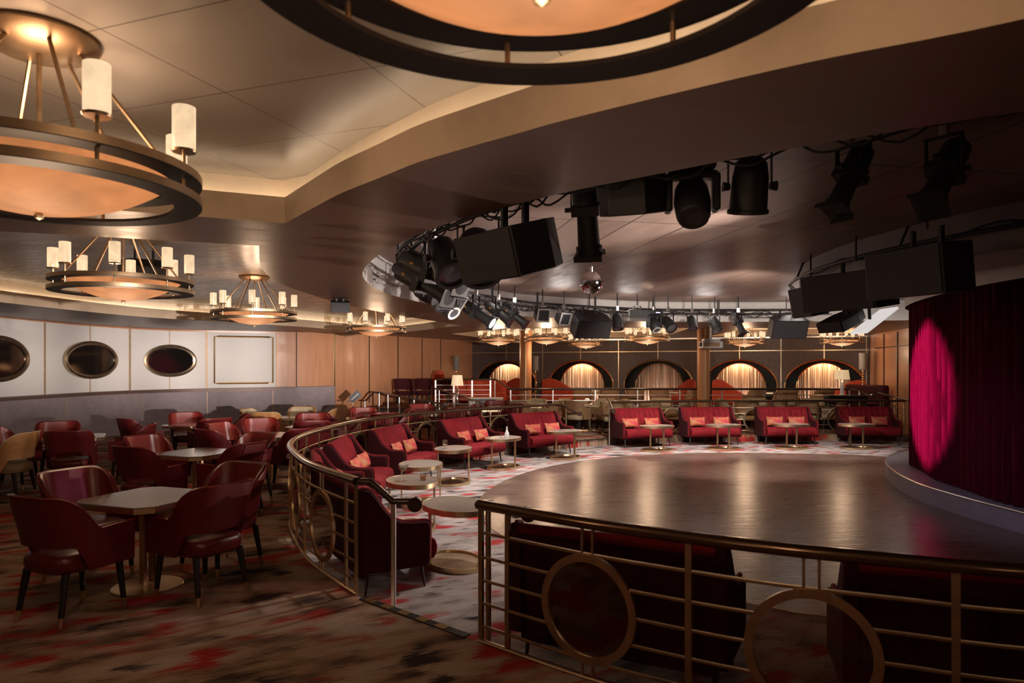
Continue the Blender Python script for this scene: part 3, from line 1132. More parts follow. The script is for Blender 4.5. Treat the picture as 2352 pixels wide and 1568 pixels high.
# by the wainscot
table(-6.72, 10.72, 28, 'square lounge table near the grey wainscot, almost hidden by a chair')
chair('red', -6.36, 10.06, 112, 'back square to us, before the table by the grey wainscot')
chair('red', -6.02, 11.02, 200, 'in profile at the table by the wainscot, casting dark shadow')
chair('red', -7.35, 11.28, 302, 'shiny lining facing us, close under the grey wainscot')
chair('red', -7.46, 10.42, 10, 'cut by the photo edge behind the tan chair')
chair('tan', -6.98, 9.62, 186, 'in profile at the photo edge, alone among the red front rows')
# third row, wall side
table(-5.95, 12.95, -15, 'square lounge table in the third row, seen edge on under the wainscot')
chair('red', -5.38, 12.42, 138, 'back turned to us at the third-row table under the wainscot')
chair('red', -6.60, 12.40, 52, 'in dark profile left of the third-row table, shadow on wainscot')
chair('red', -6.35, 13.60, 300, 'shiny lining facing us beyond the third-row table')
chair('red', -5.38, 13.32, 205, 'in narrow profile between black shadow and tan chairs')
# third row, rail side
table(-3.75, 10.95, -30, 'pale-topped lounge table between two red chairs, behind the second table')
chair('red', -4.28, 10.32, 52, 'back to us, pale highlight on rim, behind the second table')
chair('red', -4.50, 11.22, 345, 'lining facing us beside the table behind the second table')
chair('red', -4.30, 12.0, 300, 'small and dark in front of a tan chair')
chair('red', -3.24, 10.42, 140, 'large and dark, back to us, against the curved railing')
# tan group
table(-4.72, 14.82, 10, 'lounge table among the tan and cream chairs near the wainscot corner')
chair('tan', -4.95, 14.16, 92, 'back to us, bright orange, in front of the tan group table')
chair('tan', -4.72, 15.52, 272, 'lining facing us, farthest at the tan group table')
chair('tan', -5.45, 15.0, 352, 'cream lining showing beside a black shadow on the wainscot')
chair('tan', -4.12, 14.95, 190, 'slim, in front of the bright end edge of the wainscot')
# along the rail
table(-3.62, 12.62, 0, 'lounge table beside the rising railing, hidden between red chairs')
chair('red', -3.82, 13.30, 285, 'glossy lining facing us, in front of the tan group')
chair('red', -3.42, 11.92, 108, 'in profile just over the curved handrail')
chair('red', -3.02, 12.95, 205, 'dark back below the black menu stand')
table(-3.05, 14.55, 15, 'lounge table before the stair handrails, behind the sofas')
chair('red', -3.22, 15.22, 290, 'lining facing us by the foot of the stair handrail')
chair('red', -2.62, 13.95, 118, 'back to us below the stair handrail, rim catching light')
chair('red', -3.52, 14.1, 30, 'at the wall side of the table before the stair')
chair('red', -2.45, 14.85, 195, 'on the railing side of the table before the stair')
table(-1.72, 16.2, 25, 'lounge table behind the third and fourth sofas')
chair('red', -2.1, 16.75, 300, 'lining facing us behind the third sofa')
chair('red', -1.38, 15.66, 120, 'pale pink sheen on its back behind the third sofa')
chair('red', -1.08, 16.5, 205, 'sideways behind the fourth sofa')
table(-.55, 17.75, 10, 'lounge table by the service counter')
chair('red', -.42, 18.30, 270, 'lining facing us in front of the service counter')
chair('red', -.10, 17.45, 140, 'nearest the gap in the railing behind the fifth sofa')

# mushroom chairs between the two far railings
BG = 'beige armchairs between the far railings'
rows = [(.45, 19.35, 8, 'beside the first wood column'), (2.2, 19.75, -12, 'over the step gap'), (4.05, 19.65, 5, 'behind the first far sofa'),
        (6.75, 19.62, 0, 'past the projector column'), (8.42, 19.72, 0, 'behind the third far sofa')]
ords = ('near side, back turned', 'window side', 'far side, lining facing us', 'column side')
for x, y, rot, nm in rows:
    table(x, y, rot, 'lounge table among the beige chairs ' + nm)
    for k, (a, wd) in enumerate(((-118, 'back to us, nearer'), (-28, 'sideways, outer'), (62, 'lining facing us, farther'), (152, 'sideways, inner'))):
        t = radians(a + rot)
        chair('beige', x + .60 * cos(t), y + .60 * sin(t), a + rot + 180, '%s, at the table %s' % (wd, nm), 0, BG)
chair('beige', 2.72, 18.62, 60, 'standing alone in the step gap, back to us', 0, BG)

# chairs on the dais
DG = 'beige chairs on the dais under the niches'
for k, (x, lab) in enumerate(((2.3, 'under the second niche, first'), (3.15, 'under the second niche, second'), (4.0, 'by the brass strip after the second niche'), (4.75, 'under the middle niche, first'),
                              (5.9, 'under the middle niche, second'), (7.85, 'under the fourth niche, first'), (8.75, 'under the fourth niche, second'), (9.8, 'under the fifth niche, alone'))):
    y = 23.0 + (.35 if k % 3 == 2 else 0) - .10 * x
    chair('beige', x, y, 92 + 14 * (k % 3 - 1), 'on the dais ' + lab, TIER, DG)
dt = []
for k, (x, lab) in enumerate(((2.75, 'second'), (5.3, 'middle'), (8.3, 'fourth'))):
    y = 23.85 - .10 * x
    o = place(tbl, tused, (x, y, TIER), radians(-20), 'dark lounge table on the dais in front of the %s niche' % lab, TG)

# three dark tub chairs on the corner landing
TGp = 'dark red chairs on the corner landing'
for x, y, a, lab in ((-3.62, 23.35, 285, 'on the landing, nearest the wood wall'), (-3.0, 23.55, 275, 'on the landing, middle of three'), (-2.36, 23.78, 265, 'on the landing, beside the chrome railing')):
    chair('dark', x, y, a, lab, PLAT, TGp)


# ------------------------------------------------------------------ sofas (face +X)
def make_sofa(name='velvet_sofa', L=1.42):
    r = thing(name, 'x', 'sofa')
    h = L / 2
    # back: channelled front, plain back
    n, m = 96, 10
    F, Bk = [], []
    for i in range(n + 1):
        y = -h + .06 + (L - .12) * i / n
        ch = abs(sin(pi * 9 * i / n)) ** .4 * .042
        rowf, rowb = [], []
        for j in range(m + 1):
            k = j / m
            z = .40 + .50 * k
            x = -.16 - .15 * k - .05 * k * k
            rowf.append((x + ch * (1 - max(0, k - .9) * 8), y, z))
            rowb.append((-.36 - .06 * k, y, z - (.26 if j == 0 else 0)))
        rowf.append((-.39, y, .918))
        rowb.append((-.42, y, .912))
        F.append(rowf)
        Bk.append(rowb)
    mb = MB().grid(F)
    mb.grid([[f[-1], b[-1]] for f, b in zip(F, Bk)])
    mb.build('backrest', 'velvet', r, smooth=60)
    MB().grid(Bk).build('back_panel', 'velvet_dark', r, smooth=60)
    MB().tube([(-.405, -h + .07, .898), (-.405, h - .07, .898)], .036, 10).build('top_roll', 'velvet', r)
    # wings that sweep down into the arms
    prof = [(-.42, .205), (.30, .205), (.33, .24), (.335, .56), (.31, .595), (.26, .605), (.12, .605), (.0, .625), (-.10, .68), (-.18, .76), (-.26, .86), (-.32, .915), (-.40, .93), (-.44, .91)]
    for sgn in (-1, 1):
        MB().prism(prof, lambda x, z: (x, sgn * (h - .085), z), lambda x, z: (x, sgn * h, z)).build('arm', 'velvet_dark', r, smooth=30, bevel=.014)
        pp = [(x + .006, sgn * (h - .04), z + .004) for x, z in prof[2:13]]
        MB().tube([pp[0]] + [tuple(p) for p in spline(pp, False, 4)], .016, 6).build('piping', 'velvet', r)
    # seat with rounded front, a seam in the middle
    prof = [(-.24, .25), (.36, .225), (.42, .245), (.45, .29), (.455, .35), (.43, .41), (.37, .44), (.2, .452), (-.24, .43)]
    for sgn in (-1, 1):
        y0, y1 = (.004, h - .09)
        MB().prism(prof, lambda x, z: (x, sgn * y0, z), lambda x, z: (x, sgn * y1, z)).build('seat_cushion', 'velvet', r, smooth=50, bevel=.012)
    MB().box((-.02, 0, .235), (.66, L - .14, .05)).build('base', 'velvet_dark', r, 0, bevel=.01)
    for sx, sy in ((.27, 1), (.27, -1), (-.30, 1), (-.30, -1)):
        MB().cyl((sx, sy * (h - .10), .215), (sx * 1.12, sy * (h - .085), 0), .021, .011, 8).build('leg', 'black_leg', r)
    for o in [r] + list(r.children):
        if o.data:
            for v in o.data.vertices:
                v.co.x = (v.co.x - .33) * .86 + .33
    return r


sofa0 = make_sofa()
sused = []
SG = 'red velvet sofas round the dance floor'
SOFAS = [(-1.36, 6.66, 29.6, 'crimson velvet sofa seen end-on behind the curved railing, nearest on that side'),
         (-2.06, 8.32, 16.7, 'crimson sofa mostly hidden by the railing bend, second along the curve'),
         (-2.22, 10.05, 2, 'crimson channel-back sofa above the table with the cocktail'),
         (-1.90, 12.08, -13, 'crimson channel-back sofa behind the table with the snifter glass'),
         (-.82, 14.1, -33, 'crimson sofa behind the table with the white bottle'),
         (.66, 15.75, -50, 'crimson sofa at the end of the curved railing, beside the step gap'),
         (3.25, 17.48, -71, 'dark red sofa of the far row, first past the step gap'),
         (5.06, 17.86, -84, 'dark red sofa of the far row, second past the step gap'),
         (7.06, 17.96, -90, 'dark red sofa of the far row, third past the step gap'),
         (9.22, 18.05, -93, 'dark red sofa of the far row, next to the stage curtain'),
         (.76, 4.62, 62.7, 'red sofa with its dark back against the near railing, behind the first ring'),
         (2.56, 3.86, 73, 'red sofa with its dark back to us at the photo edge, near railing')]
for x, y, a, lab in SOFAS:
    place(sofa0, sused, (x, y, LOW), radians(a), lab, SG)


def make_pillow():
    n, m = 14, 9
    A, B_ = [], []
    for i in range(n + 1):
        u = -1 + 2 * i / n
        ra, rb = [], []
        for j in range(m + 1):
            v = -1 + 2 * j / m
            t = .062 * (max(0, 1 - u ** 4) ** .5) * (max(0, 1 - v ** 4) ** .5)
            y = .21 * u * (1 - .05 * (1 - v * v) * abs(u))
            z = .12 * v * (1 - .08 * (1 - u * u) * abs(v))
            ra.append((t, y, z))
            rb.append((-t, y, z))
        A.append(ra)
        B_.append(rb)
    return MB().grid(A).grid(B_).build('lumbar_pillow', 'pillow', None, smooth=60)


pil0 = make_pillow()
pil0['category'] = 'pillow'
pused = []
PG = 'orange and pink lumbar pillows on the sofas'
PN = ['first railing sofa', 'sofa behind the railing bend', 'sofa above the cocktail table', 'sofa behind the snifter table', 'sofa behind the bottle table', 'sofa beside the step gap',
      'first far sofa', 'second far sofa', 'third far sofa', 'sofa beside the curtain']
for (x, y, a, lab), nm in zip(SOFAS[:10], PN):
    for k, sd in ((-1, 'nearer us'), (1, 'farther off')):
        o = pil0 if not pused else pil0.copy()
        if pused:
            C.objects.link(o)
        pused.append(1)
        d = radians(a)
        lx, ly = .03, k * .30 + random.uniform(-.04, .04)
        o.location = (x + lx * cos(d) - ly * sin(d), y + lx * sin(d) + ly * cos(d), LOW + .585)
        o.rotation_euler = (0, radians(-20), d + random.uniform(-.12, .12))
        if a < -45:
            sd = 'toward the step gap' if k < 0 else 'toward the curtain'
        o['label'] = 'orange and pink pillow on the %s, one %s' % (nm, sd)
        o['group'] = PG


# ------------------------------------------------------------------ oval brass cocktail tables (long axis along Y)
def make_cocktail():
    r = thing('cocktail_table', 'x', 'table')
    a, b, h = .31, .44, .60
    MB().lathe([(0, h - .004), (.985, h - .004), (.985, h - .01), (0, h - .01)], 40, a, b).build('table_top', 'pale_top', r, 30)
    mb = MB()
    mb.lathe_open([(1.0, h), (1.0, h - .055), (.97, h - .055), (.97, h)], 40)
    mb.v = [(x * a, y * b, z) for x, y, z in mb.v]
    mb.build('rim', 'satin_brass', r, 30)
    MB().lathe([(0, h - .05), (.96, h - .05), (.96, h - .012), (0, h - .012)], 40, a, b).build('under_plate', 'antique', r, 30)
    mb = MB()
    mb.lathe_open([(.92, 0), (.92, .045), (.85, .045), (.82, .02), (.82, 0)], 40)
    mb.v = [(x * a, y * b, z) for x, y, z in mb.v]
    mb.build('foot_ring', 'satin_brass', r, 30)
    MB().lathe([(0, .003), (.83, .003), (.83, .018), (0, .018)], 40, a, b).build('foot_plate', 'antique', r, 30)
    for k in (-1, 1):
        MB().box((k * (a * .92 - .012), 0, .30), (.018, .042, .56)).build('post', 'satin_brass', r, 0)
    return r


ct0 = make_cocktail()
cused = []
CG = 'oval brass cocktail tables in front of the sofas'
CT = [(-.57, 7.0, 29, 'oval brass cocktail table nearest the lens, empty, beside the near railing end'), (-1.22, 8.5, 16, 'oval brass cocktail table carrying the martini glass and amber tumbler'),
      (-1.30, 9.94, 3, 'oval brass cocktail table just behind the one with the martini glass'), (-1.0, 11.85, -12, 'oval brass cocktail table carrying the snifter'),
      (-.17, 13.6, -33, 'oval brass cocktail table carrying the white bottle'), (1.15, 15.06, -48, 'oval brass cocktail table beside the step gap'),
      (3.41, 16.4, -68, 'oval brass cocktail table before the first far sofa'), (5.06, 16.7, -78, 'oval brass cocktail table before the second far sofa'),
      (6.76, 16.85, -88, 'oval brass cocktail table before the third far sofa'), (8.33, 16.85, -86, 'oval brass cocktail table before the far sofa next to the curtain')]
for x, y, a, lab in CT:
    place(ct0, cused, (x, y, LOW), radians(a), lab, CG)
TZ = LOW + .597
r = thing('martini_glass', 'stemmed martini glass with pale drink on a brass cocktail table', 'glass', (-1.31, 8.42, TZ))
MB().lathe([(0, 0), (.04, .001), (.04, .003), (.006, .008), (.0045, .10), (.006, .11), (.064, .19), (.063, .191), (.005, .114)], 24).build('bowl_and_stem', 'clear', r)
MB().lathe([(0, .115), (.045, .168), (0, .1685)], 20).build('drink', 'drink', r)
r = thing('tumbler', 'short tumbler of amber drink beside the martini glass', 'glass', (-1.08, 8.46, TZ))
MB().lathe([(0, 0), (.036, .001), (.038, .085), (.036, .085), (.034, .008), (0, .006)], 24).build('glass', 'clear', r)
MB().lathe([(0, .009), (.0335, .010), (.034, .055), (0, .056)], 20).build('drink', 'amber_glass', r)
r = thing('snifter', 'round snifter glass with a little brandy on its cocktail table', 'glass', (-1.13, 11.75, TZ))
MB().lathe([(0, 0), (.034, .001), (.033, .003), (.005, .008), (.005, .04), (.03, .055), (.047, .085), (.043, .12), (.033, .15), (.032, .15), (.041, .12), (.045, .085), (.02, .058)], 24).build('bowl_and_stem', 'clear', r)
MB().lathe([(0, .058), (.035, .068), (.036, .070), (0, .071)], 20).build('drink', 'amber_glass', r)
r = thing('carafe', 'small white bottle standing on a cocktail table', 'bottle', (-.10, 13.56, TZ))
MB().lathe([(0, 0), (.042, .002), (.046, .03), (.043, .09), (.022, .13), (.016, .16), (.015, .20), (.019, .215), (0, .216)], 24).build('body', 'white_case', r)
for k, (x, y) in enumerate(((-.30, 13.50), (-.22, 13.66))):
    r = thing('cordial_glass', 'tiny clear glass by the white bottle, %s' % ('outer one' if k == 0 else 'closer to the bottle'), 'glass', (x, y, TZ), 0, 'tiny glasses by the white bottle')
    MB().lathe([(0, 0), (.022, .001), (.024, .07), (.022, .07), (.02, .006), (0, .005)], 16).build('glass', 'clear', r)


# ------------------------------------------------------------------ rust banquettes under the niches
def banquette(t0, t1, label, high_at_start):
    a = Vector(bw(t0, 0, .55))
    b = Vector(bw(t1, 0, .75))
    d = b - a
    L = d.length
    r = thing('curved_banquette', label, 'banquette', (a.x, a.y, TIER), atan2(d.y, d.x), 'rust orange swooping banquettes')
    n = 20
    out, inn = [], []
    ro, ri, rt = [], [], []
    for i in range(n + 1):
        u = i / n
        k = (1 - u) if high_at_start else u
        z = .52 + .56 * smooth01(k * 1.15) - (.06 * max(0, k - .9) * 10 if k > .9 else 0)
        x = u * L
        y0 = .10 * sin(pi * u)
        th = .12 + .10 * k
        ro.append([(x, y0 + th, 0), (x, y0 + th + .04, z * .6), (x, y0 + th, z)])
        ri.append([(x, y0 - .02, 0), (x, y0, z * .6), (x, y0 + .02, z)])
        rt.append([(x, y0 + .02, z), (x, y0 + .5 * th, z + .04), (x, y0 + th, z)])
    mb = MB().grid(ro).grid(ri).grid(rt)
    for k in (0, -1):
        mb.grid([ro[k], ri[k]])
        mb.add([ri[k][2], rt[k][1], ro[k][2]], [(0, 1, 2)])
    mb.build('backrest', 'orange_velvet', r, smooth=60)
    MB().box((L / 2, -.27, .31), (L * .9, .5, .18)).build('seat', 'orange_velvet', r, 30, bevel=.05)
    MB().box((L / 2, -.25, .11), (L * .85, .42, .20)).build('plinth', 'ledge', r, 0)


banquette(3.25, 5.0, 'rust velvet banquette sweeping down under the second niche', True)
banquette(8.05, 9.15, 'rust velvet banquette rising toward the projector column under the middle niche', False)
banquette(9.75, 11.0, 'rust velvet banquette sweeping down from the projector column under the fourth niche', True)
banquette(13.3, 14.75, 'tall rust velvet banquette under the fifth niche, by the wood wall', False)
banquette(.9, 2.4, 'dark rust velvet banquette below the first niche', False)
r = thing('banquette_back', 'tall narrow rust velvet seat back behind the landing railing lamp', 'banquette', (-2.72, 25.8, PLAT), radians(-60))
MB().lathe([(0, 0), (.36, 0), (.38, .5), (.36, 1.0), (.25, 1.16), (0, 1.2)], 24, 1, .5).build('backrest', 'orange_velvet', r)
r = thing('settee', 'dark rust settee on the landing behind the chrome railing', 'sofa', (-1.15, 24.3, PLAT), radians(-90))
MB().box((-.3, 0, .42), (.16, 1.9, .84)).build('backrest', 'orange_velvet', r, 30, bevel=.05)
MB().box((.05, 0, .27), (.6, 1.86, .30)).build('seat', 'orange_velvet', r, 30, bevel=.05)
r = thing('settee', 'very dark red settee against the wood wall by the curtain', 'sofa', (10.85, 21.9, TIER), radians(195))
MB().box((-.35, 0, .5), (.2, 1.7, 1.0)).build('backrest', 'velvet_dark', r, 30, bevel=.07)
MB().box((.05, 0, .27), (.65, 1.66, .36)).build('seat', 'velvet_dark', r, 30, bevel=.06)


# ------------------------------------------------------------------ brass guard railings with rings
RH = .90
LV = (.72, .56, .41, .26, .11)
RC, RR = .405, .315


def railing(label, pts, lead=.0, step=1.095, z0=0.0, ring=True, hand='handrail', metal='antique', post_r=.019):
    """handrail on posts; every bay holds a ring between five bars. lead: short end bay"""
    path = Path(spline([(*p, 0) for p in pts], False, 10))
    L = path.L
    o0 = Vector((path.at(0).x, path.at(0).y, 0))
    root = thing('guard_railing', label, 'railing', (o0.x, o0.y, z0))

    def pt(s, z):
        q = path.at(s) - o0
        return (q.x, q.y, z)
    k = max(8, int(L / .12))
    MB().tube([pt(L * i / k, RH) for i in range(k + 1)], (.042 if post_r < .025 else .034), 10, flat=.8).build('handrail', hand, root, 60)
    marks = [.02] + ([lead] if lead else [])
    nb = max(1, round((L - marks[-1] - .02) / step))
    st = (L - marks[-1] - .02) / nb
    m0 = marks[-1]
    marks += [m0 + st * (i + 1) for i in range(nb)]
    for s in marks:
        t = path.tan(s)
        MB().box(pt(s, RH / 2 - .01), (post_r * 1.8, post_r * 1.1, RH - .03), atan2(t.y, t.x)).build('post', metal, root, 0)
    nbar = 0
    rest = MB()
    for s0, s1 in zip(marks, marks[1:]):
        sm = (s0 + s1) / 2
        t = path.tan(sm)
        ang = atan2(t.y, t.x)
        has = ring and (s1 - s0) > .8
        for z in LV:
            segs = [(s0, s1)]
            if has and z < .7:
                c = sqrt(max(0, RR * RR - (z - RC) ** 2)) - .012
                segs = [(s0, sm - c), (sm + c, s1)]
            for a, b in segs:
                kk = max(2, int((b - a) / .15))
                tb = [pt(a + (b - a) * j / kk, z) for j in range(kk + 1)]
                nbar += 1
                if nbar <= 98:
                    MB().tube(tb, .0085, 6, flat=1.3).build('rail_bar', metal, root, 60)
                else:
                    rest.tube(tb, .0085, 6, flat=1.3)
        if has:
            R = Matrix.Translation(Vector(pt(sm, RC))) @ Matrix.Rotation(ang, 4, 'Z')
            seg, fl = 48, .012
            vs, fs = [], []
            for j in range(seg):
                a = 2 * pi * j / seg
                for (q, y) in ((RR, -fl), (RR, fl), (RR - .045, fl), (RR - .045, -fl)):
                    vs.append((q * cos(a), y, q * sin(a)))
            for j in range(seg):
                for e in range(4):
                    fs.append((j * 4 + e, j * 4 + (e + 1) % 4, ((j + 1) % seg) * 4 + (e + 1) % 4, ((j + 1) % seg) * 4 + e))
            rg = MB().add(vs, fs).move(R).build('ring', metal, root, 40)
            vs = [((RR - .045) * cos(2 * pi * j / seg), y, (RR - .045) * sin(2 * pi * j / seg)) for y in (-.003, .003) for j in range(seg)]
            MB().add(vs, [tuple(range(seg - 1, -1, -1)), tuple(range(seg, 2 * seg))]).move(R).build('glass_disc', 'smoke_pane', rg, 0)
            for dx in (-.035, .035):
                q = Vector(pt(sm, 0)) + t * dx
                MB().box((q.x, q.y, .80), (.014, .014, .17), ang).build('spindle', metal, root, 0)
                MB().box((q.x, q.y, .05), (.014, .014, .09), ang).build('spindle', metal, root, 0)
    if rest.v:
        rest.build('rail_bar', metal, root, 60)['kind'] = 'stuff'
    MB().tube([pt(L * i / k, .012) for i in range(k + 1)], .018, 6, flat=.7).build('toe_strip', metal, root, 60)
    return root, path


railing('long curved brass railing with rings, sweeping behind the sofas from the near gap', LEFT_RAIL, .22, metal='satin_brass')
railing('near curved railing with large rings and dark handrail crossing before the dance floor', NEAR_RAIL, .25)
railing('far brass railing running behind the row of far sofas', FAR_RAIL, metal='satin_brass')
railing('upper railing along the dais, in front of the niches', [(-.06, 20.72), (3, 20.74), (6, 20.75), (10.05, 20.72)], 0, 1.25, TIER, ring=False, hand='wood_rail', metal='chrome')
railing('chrome railing of the corner landing, lit bright white', [(-2.5, 22.62), (-1.6, 22.62), (-.68, 22.62)], 0, .6, PLAT, ring=False, hand='wood_rail', metal='chrome', post_r=.028)


def handrail(label, pts, posts, curl=None, post_m='antique', r_=.032):
    root = thing('stair_handrail', label, 'handrail', (pts[0][0], pts[0][1], posts[0][2] if posts else 0))
    o = Vector(root.location)
    q = [Vector(p) - o for p in pts]
    d = []
    for a, b in zip(q, q[1:]):
        k = 3
        d += [a.lerp(b, i / k) for i in range(k)]
    d.append(q[-1])
    MB().tube([tuple(p) for p in d], r_, 10, flat=.8).build('handrail', 'wood_rail', root, 50)
    if curl:
        e = q[-1]
        MB().cyl(tuple(e + Vector((-.02, 0, 0)) + Vector((0, .03, -.01))), tuple(e + Vector((-.02, 0, 0)) + Vector((0, -.03, -.01))), .058, None, 18).build('scroll', 'wood_rail', root, 40)
    for x, y, zf, zt in posts:
        p = Vector((x, y, 0)) - Vector((o.x, o.y, 0))
        MB().cyl((p.x, p.y, zf - o.z), (p.x, p.y, zt - o.z), .02, None, 10).build('post', post_m, root, 40)
    return root


# handrails stepping down into the sunken lounge at the gaps
handrail('dark scrolled handrail end on a chrome post, left side of the near gap', [(-1.223, 5.5, .90), (-1.12, 5.52, .895), (-.94, 5.50, .74), (-.80, 5.48, .745), (-.74, 5.47, .735)],
         [(-.935, 5.5, LOW, .72)], True, 'chrome')
handrail('dark handrail end with scroll at the start of the near railing', [(-.217, 4.571, .90), (-.16, 4.72, .885), (.02, 4.98, .745), (.10, 5.10, .73), (.14, 5.16, .725)], [(-.16, 4.72, LOW, .86)], True)
handrail('short dark handrail end dropping beside the fifth sofa', [(1.01, 16.7, .90), (1.25, 16.55, .88), (1.50, 16.4, .72), (1.6, 16.35, .72)], [(1.28, 16.55, LOW, .86)], True)
handrail('short dark handrail end dropping before the first far sofa', [(2.42, 17.9, .98), (2.46, 17.65, .90), (2.50, 17.3, .74), (2.52, 17.18, .73)], [(2.46, 17.6, LOW, .86)], True, 'chrome')
handrail('long sloping stair handrail with chrome posts before the wood wall', [(-4.72, 22.0, .74), (-4.6, 21.9, .75), (-4.28, 21.6, 1.02), (-4.0, 21.4, 1.02), (-3.2, 19.8, .97), (-1.82, 18.2, .84), (-1.72, 18.1, .83)],
         [(-4.62, 21.9, 0, .74), (-4.1, 21.5, 0, 1.0), (-3.7, 20.8, 0, .99), (-3.2, 19.8, 0, .95), (-2.7, 19.2, 0, .9), (-2.2, 18.64, 0, .86)], True, 'chrome')
handrail('second sloping stair handrail leading down from the landing to the counter', [(-2.5, 22.45, 1.12), (-2.1, 21.6, 1.06), (-1.4, 19.9, .97), (-.82, 18.72, .84), (-.78, 18.62, .83)],
         [(-2.3, 22.0, 0, 1.08), (-1.7, 20.65, 0, 1.0), (-1.05, 19.2, 0, .9)], True, 'chrome')
handrail('dark handrail slanting from the landing railing down to the dais railing', [(-.68, 22.62, 1.40), (-.5, 22.3, 1.40), (-.1, 20.95, 1.17), (-.06, 20.75, 1.15)], [(-.55, 22.38, TIER, 1.36)], False, 'chrome')
handrail('bent dark handrail end at the curtain side of the dais railing', [(10.05, 20.72, 1.15), (10.2, 20.6, 1.13), (10.3, 20.3, 1.0), (10.42, 20.1, .98)], [(10.22, 20.5, 0, 1.1)], True, 'chrome')
handrail('pale slanting handrail below the dark settee by the curtain', [(10.6, 20.2, 1.06), (10.75, 19.4, .95), (10.72, 18.75, .90)], [(10.70, 19.5, 0, .94), (10.68, 19.0, 0, .90)], False)

# ------------------------------------------------------------------ columns, projector
for x, y, lab in ((.41, 20.95, 'round wood-veneered column between the first two niches'), (5.47, 19.9, 'round wood-veneered column carrying the projector')):
    r = thing('column', lab, 'column', (x, y, 0), 0, 'wood columns of the far lounge')
    MB().lathe([(.18, 0), (.18, SOFF - .0)], 32).build('shaft', 'column', r)
    MB().box((0, -.181, SOFF / 2), (.02, .008, SOFF - .02)).build('joint_strip', 'satin_brass', r, 0)
r = thing('projector', 'grey-white box projector hung in front of a wood column', 'projector', (5.50, 19.45, SOFF))
MB().box((.05, 0, -.475), (.56, .42, .19)).build('case', 'white_case', r, 0, bevel=.015)
MB().box((.02, -.214, -.475), (.42, .012, .12)).build('grille', 'beige_out', r, 0)
MB().box((.05, 0, -.34), (.44, .3, .06)).build('mount_plate', 'white_case', r, 0)
MB().cyl((.05, 0, 0), (.05, 0, -.32), .03).build('pole', 'white_case', r)
MB().cyl((-.28, -.05, -.47), (-.235, -.05, -.47), .06).build('lens', 'black', r)


# ------------------------------------------------------------------ lamps
def shade_lamp(loc, label, base_h, r0, r1, sh, base='crystal'):
    r = thing('table_lamp', label, 'lamp', loc, 0, None)
    MB().lathe([(0, 0), (.075, 0), (.075, .015), (.05, .03), (.055, base_h * .4), (.045, base_h * .9), (.012, base_h), (.01, base_h + .05), (0, base_h + .05)], 20).build('base', base, r)
    z = base_h + .03
    MB().lathe_open([(r0, z), (r1, z + sh), (r1 - .006, z + sh), (r0 - .006, z)], 28).build('lamp_shade', 'shade_lit', r)
    lamp('table_lamp_bulb', 'POINT', (loc[0], loc[1], loc[2] + z + sh * .45), 3, WARM, None, .05)
    return r


shade_lamp((-1.57, 20.0, .62), 'table lamp with cream tapered shade and glass base near the landing railing', .62, .18, .14, .30)
shade_lamp((9.52, 20.1, 1.0), 'table lamp with cream shade on the dark console below the fifth niche', .42, .21, .17, .27, 'white_case')


def tall_lamp(loc, label, h=1.05):
    r = thing('floor_lamp', label, 'lamp', loc, 0, 'tall lamps with grey drum shades')
    MB().lathe([(0, 0), (.13, 0), (.13, .02), (.02, .04), (.02, .10)], 20).build('base', 'brass', r)
    mb = MB()
    for i in range(11):
        mb.lathe([(0, -.05), (.028, -.03), (.04, 0), (.028, .03), (0, .05)], 12, c=(0, 0, .14 + i * .085))
    mb.build('beaded_stem', 'brass', r)
    MB().lathe_open([(.115, h), (.115, h + .54), (.108, h + .54), (.108, h)], 24).build('lamp_shade', 'shade_grey', r)
    MB().lathe([(0, h + .02), (.03, h + .03), (.02, h + .09), (0, h + .1)], 12).build('bulb', 'shade_lit', r)
    lamp('floor_lamp_bulb', 'POINT', (loc[0], loc[1], loc[2] + h + .1), 7, WARM, None, .03)


tall_lamp((-2.1, 26.3, PLAT + .12), 'tall lamp with grey drum shade against the wood wall of the landing')
tall_lamp((.89, 26.4, TIER + .38), 'tall beaded lamp with grey drum shade just past the first column')
tall_lamp((11.45, 22.75, TIER + .42), 'tall beaded lamp with dark drum shade by the wood wall near the curtain')
for x, y, zf, h, lab in ((.89, 26.4, TIER, .38, 'low black cabinet under the beaded lamp past the first column'), (11.45, 22.75, TIER, .42, 'low black cabinet under the beaded lamp near the curtain'), (-2.1, 26.3, PLAT, .12, 'low black plinth under the landing lamp')):
    r = thing('side_cabinet', lab, 'cabinet', (x, y, zf))
    MB().box((0, 0, h / 2 - .01), (.5, .4, h - .02)).build('body', 'niche', r, 0)
    MB().box((0, 0, h - .01), (.54, .44, .02)).build('top', 'wood_rail', r, 0)
r = thing('pedestal_table', 'small dark pedestal table under the cream lamp near the landing', 'table', (-1.57, 20.0, 0))
MB().lathe([(0, .59), (.22, .59), (.22, .62), (0, .62)], 28).build('table_top', 'wood_rail', r)
MB().lathe([(.16, 0), (.16, .02), (.03, .04), (.03, .6)], 20).build('stem', 'chrome', r)
r = thing('service_counter', 'grey waiter counter with drawers behind the curved railing', 'counter', (-.78, 20.6, 0))
MB().box((0, 0, .44), (1.0, .5, .86)).build('body', 'wainscot', r, 0)
MB().box((0, 0, .885), (1.04, .54, .03)).build('top', 'white_case', r, 0)
for k in (-.33, 0, .33):
    d = MB().box((k, -.255, .70), (.30, .02, .24)).build('drawer', 'white_case', r, 0)
    MB().box((k, -.275, .74), (.10, .015, .015)).build('handle', 'chrome', d, 0)
r = thing('console', 'dark console under the cream lamp at the dais end', 'console', (9.62, 20.1, 0))
MB().box((0, 0, .985), (1.15, .36, .03)).build('top', 'wood_rail', r, 0)
MB().box((0, 0, .86), (1.1, .32, .20)).build('apron', 'niche', r, 0)
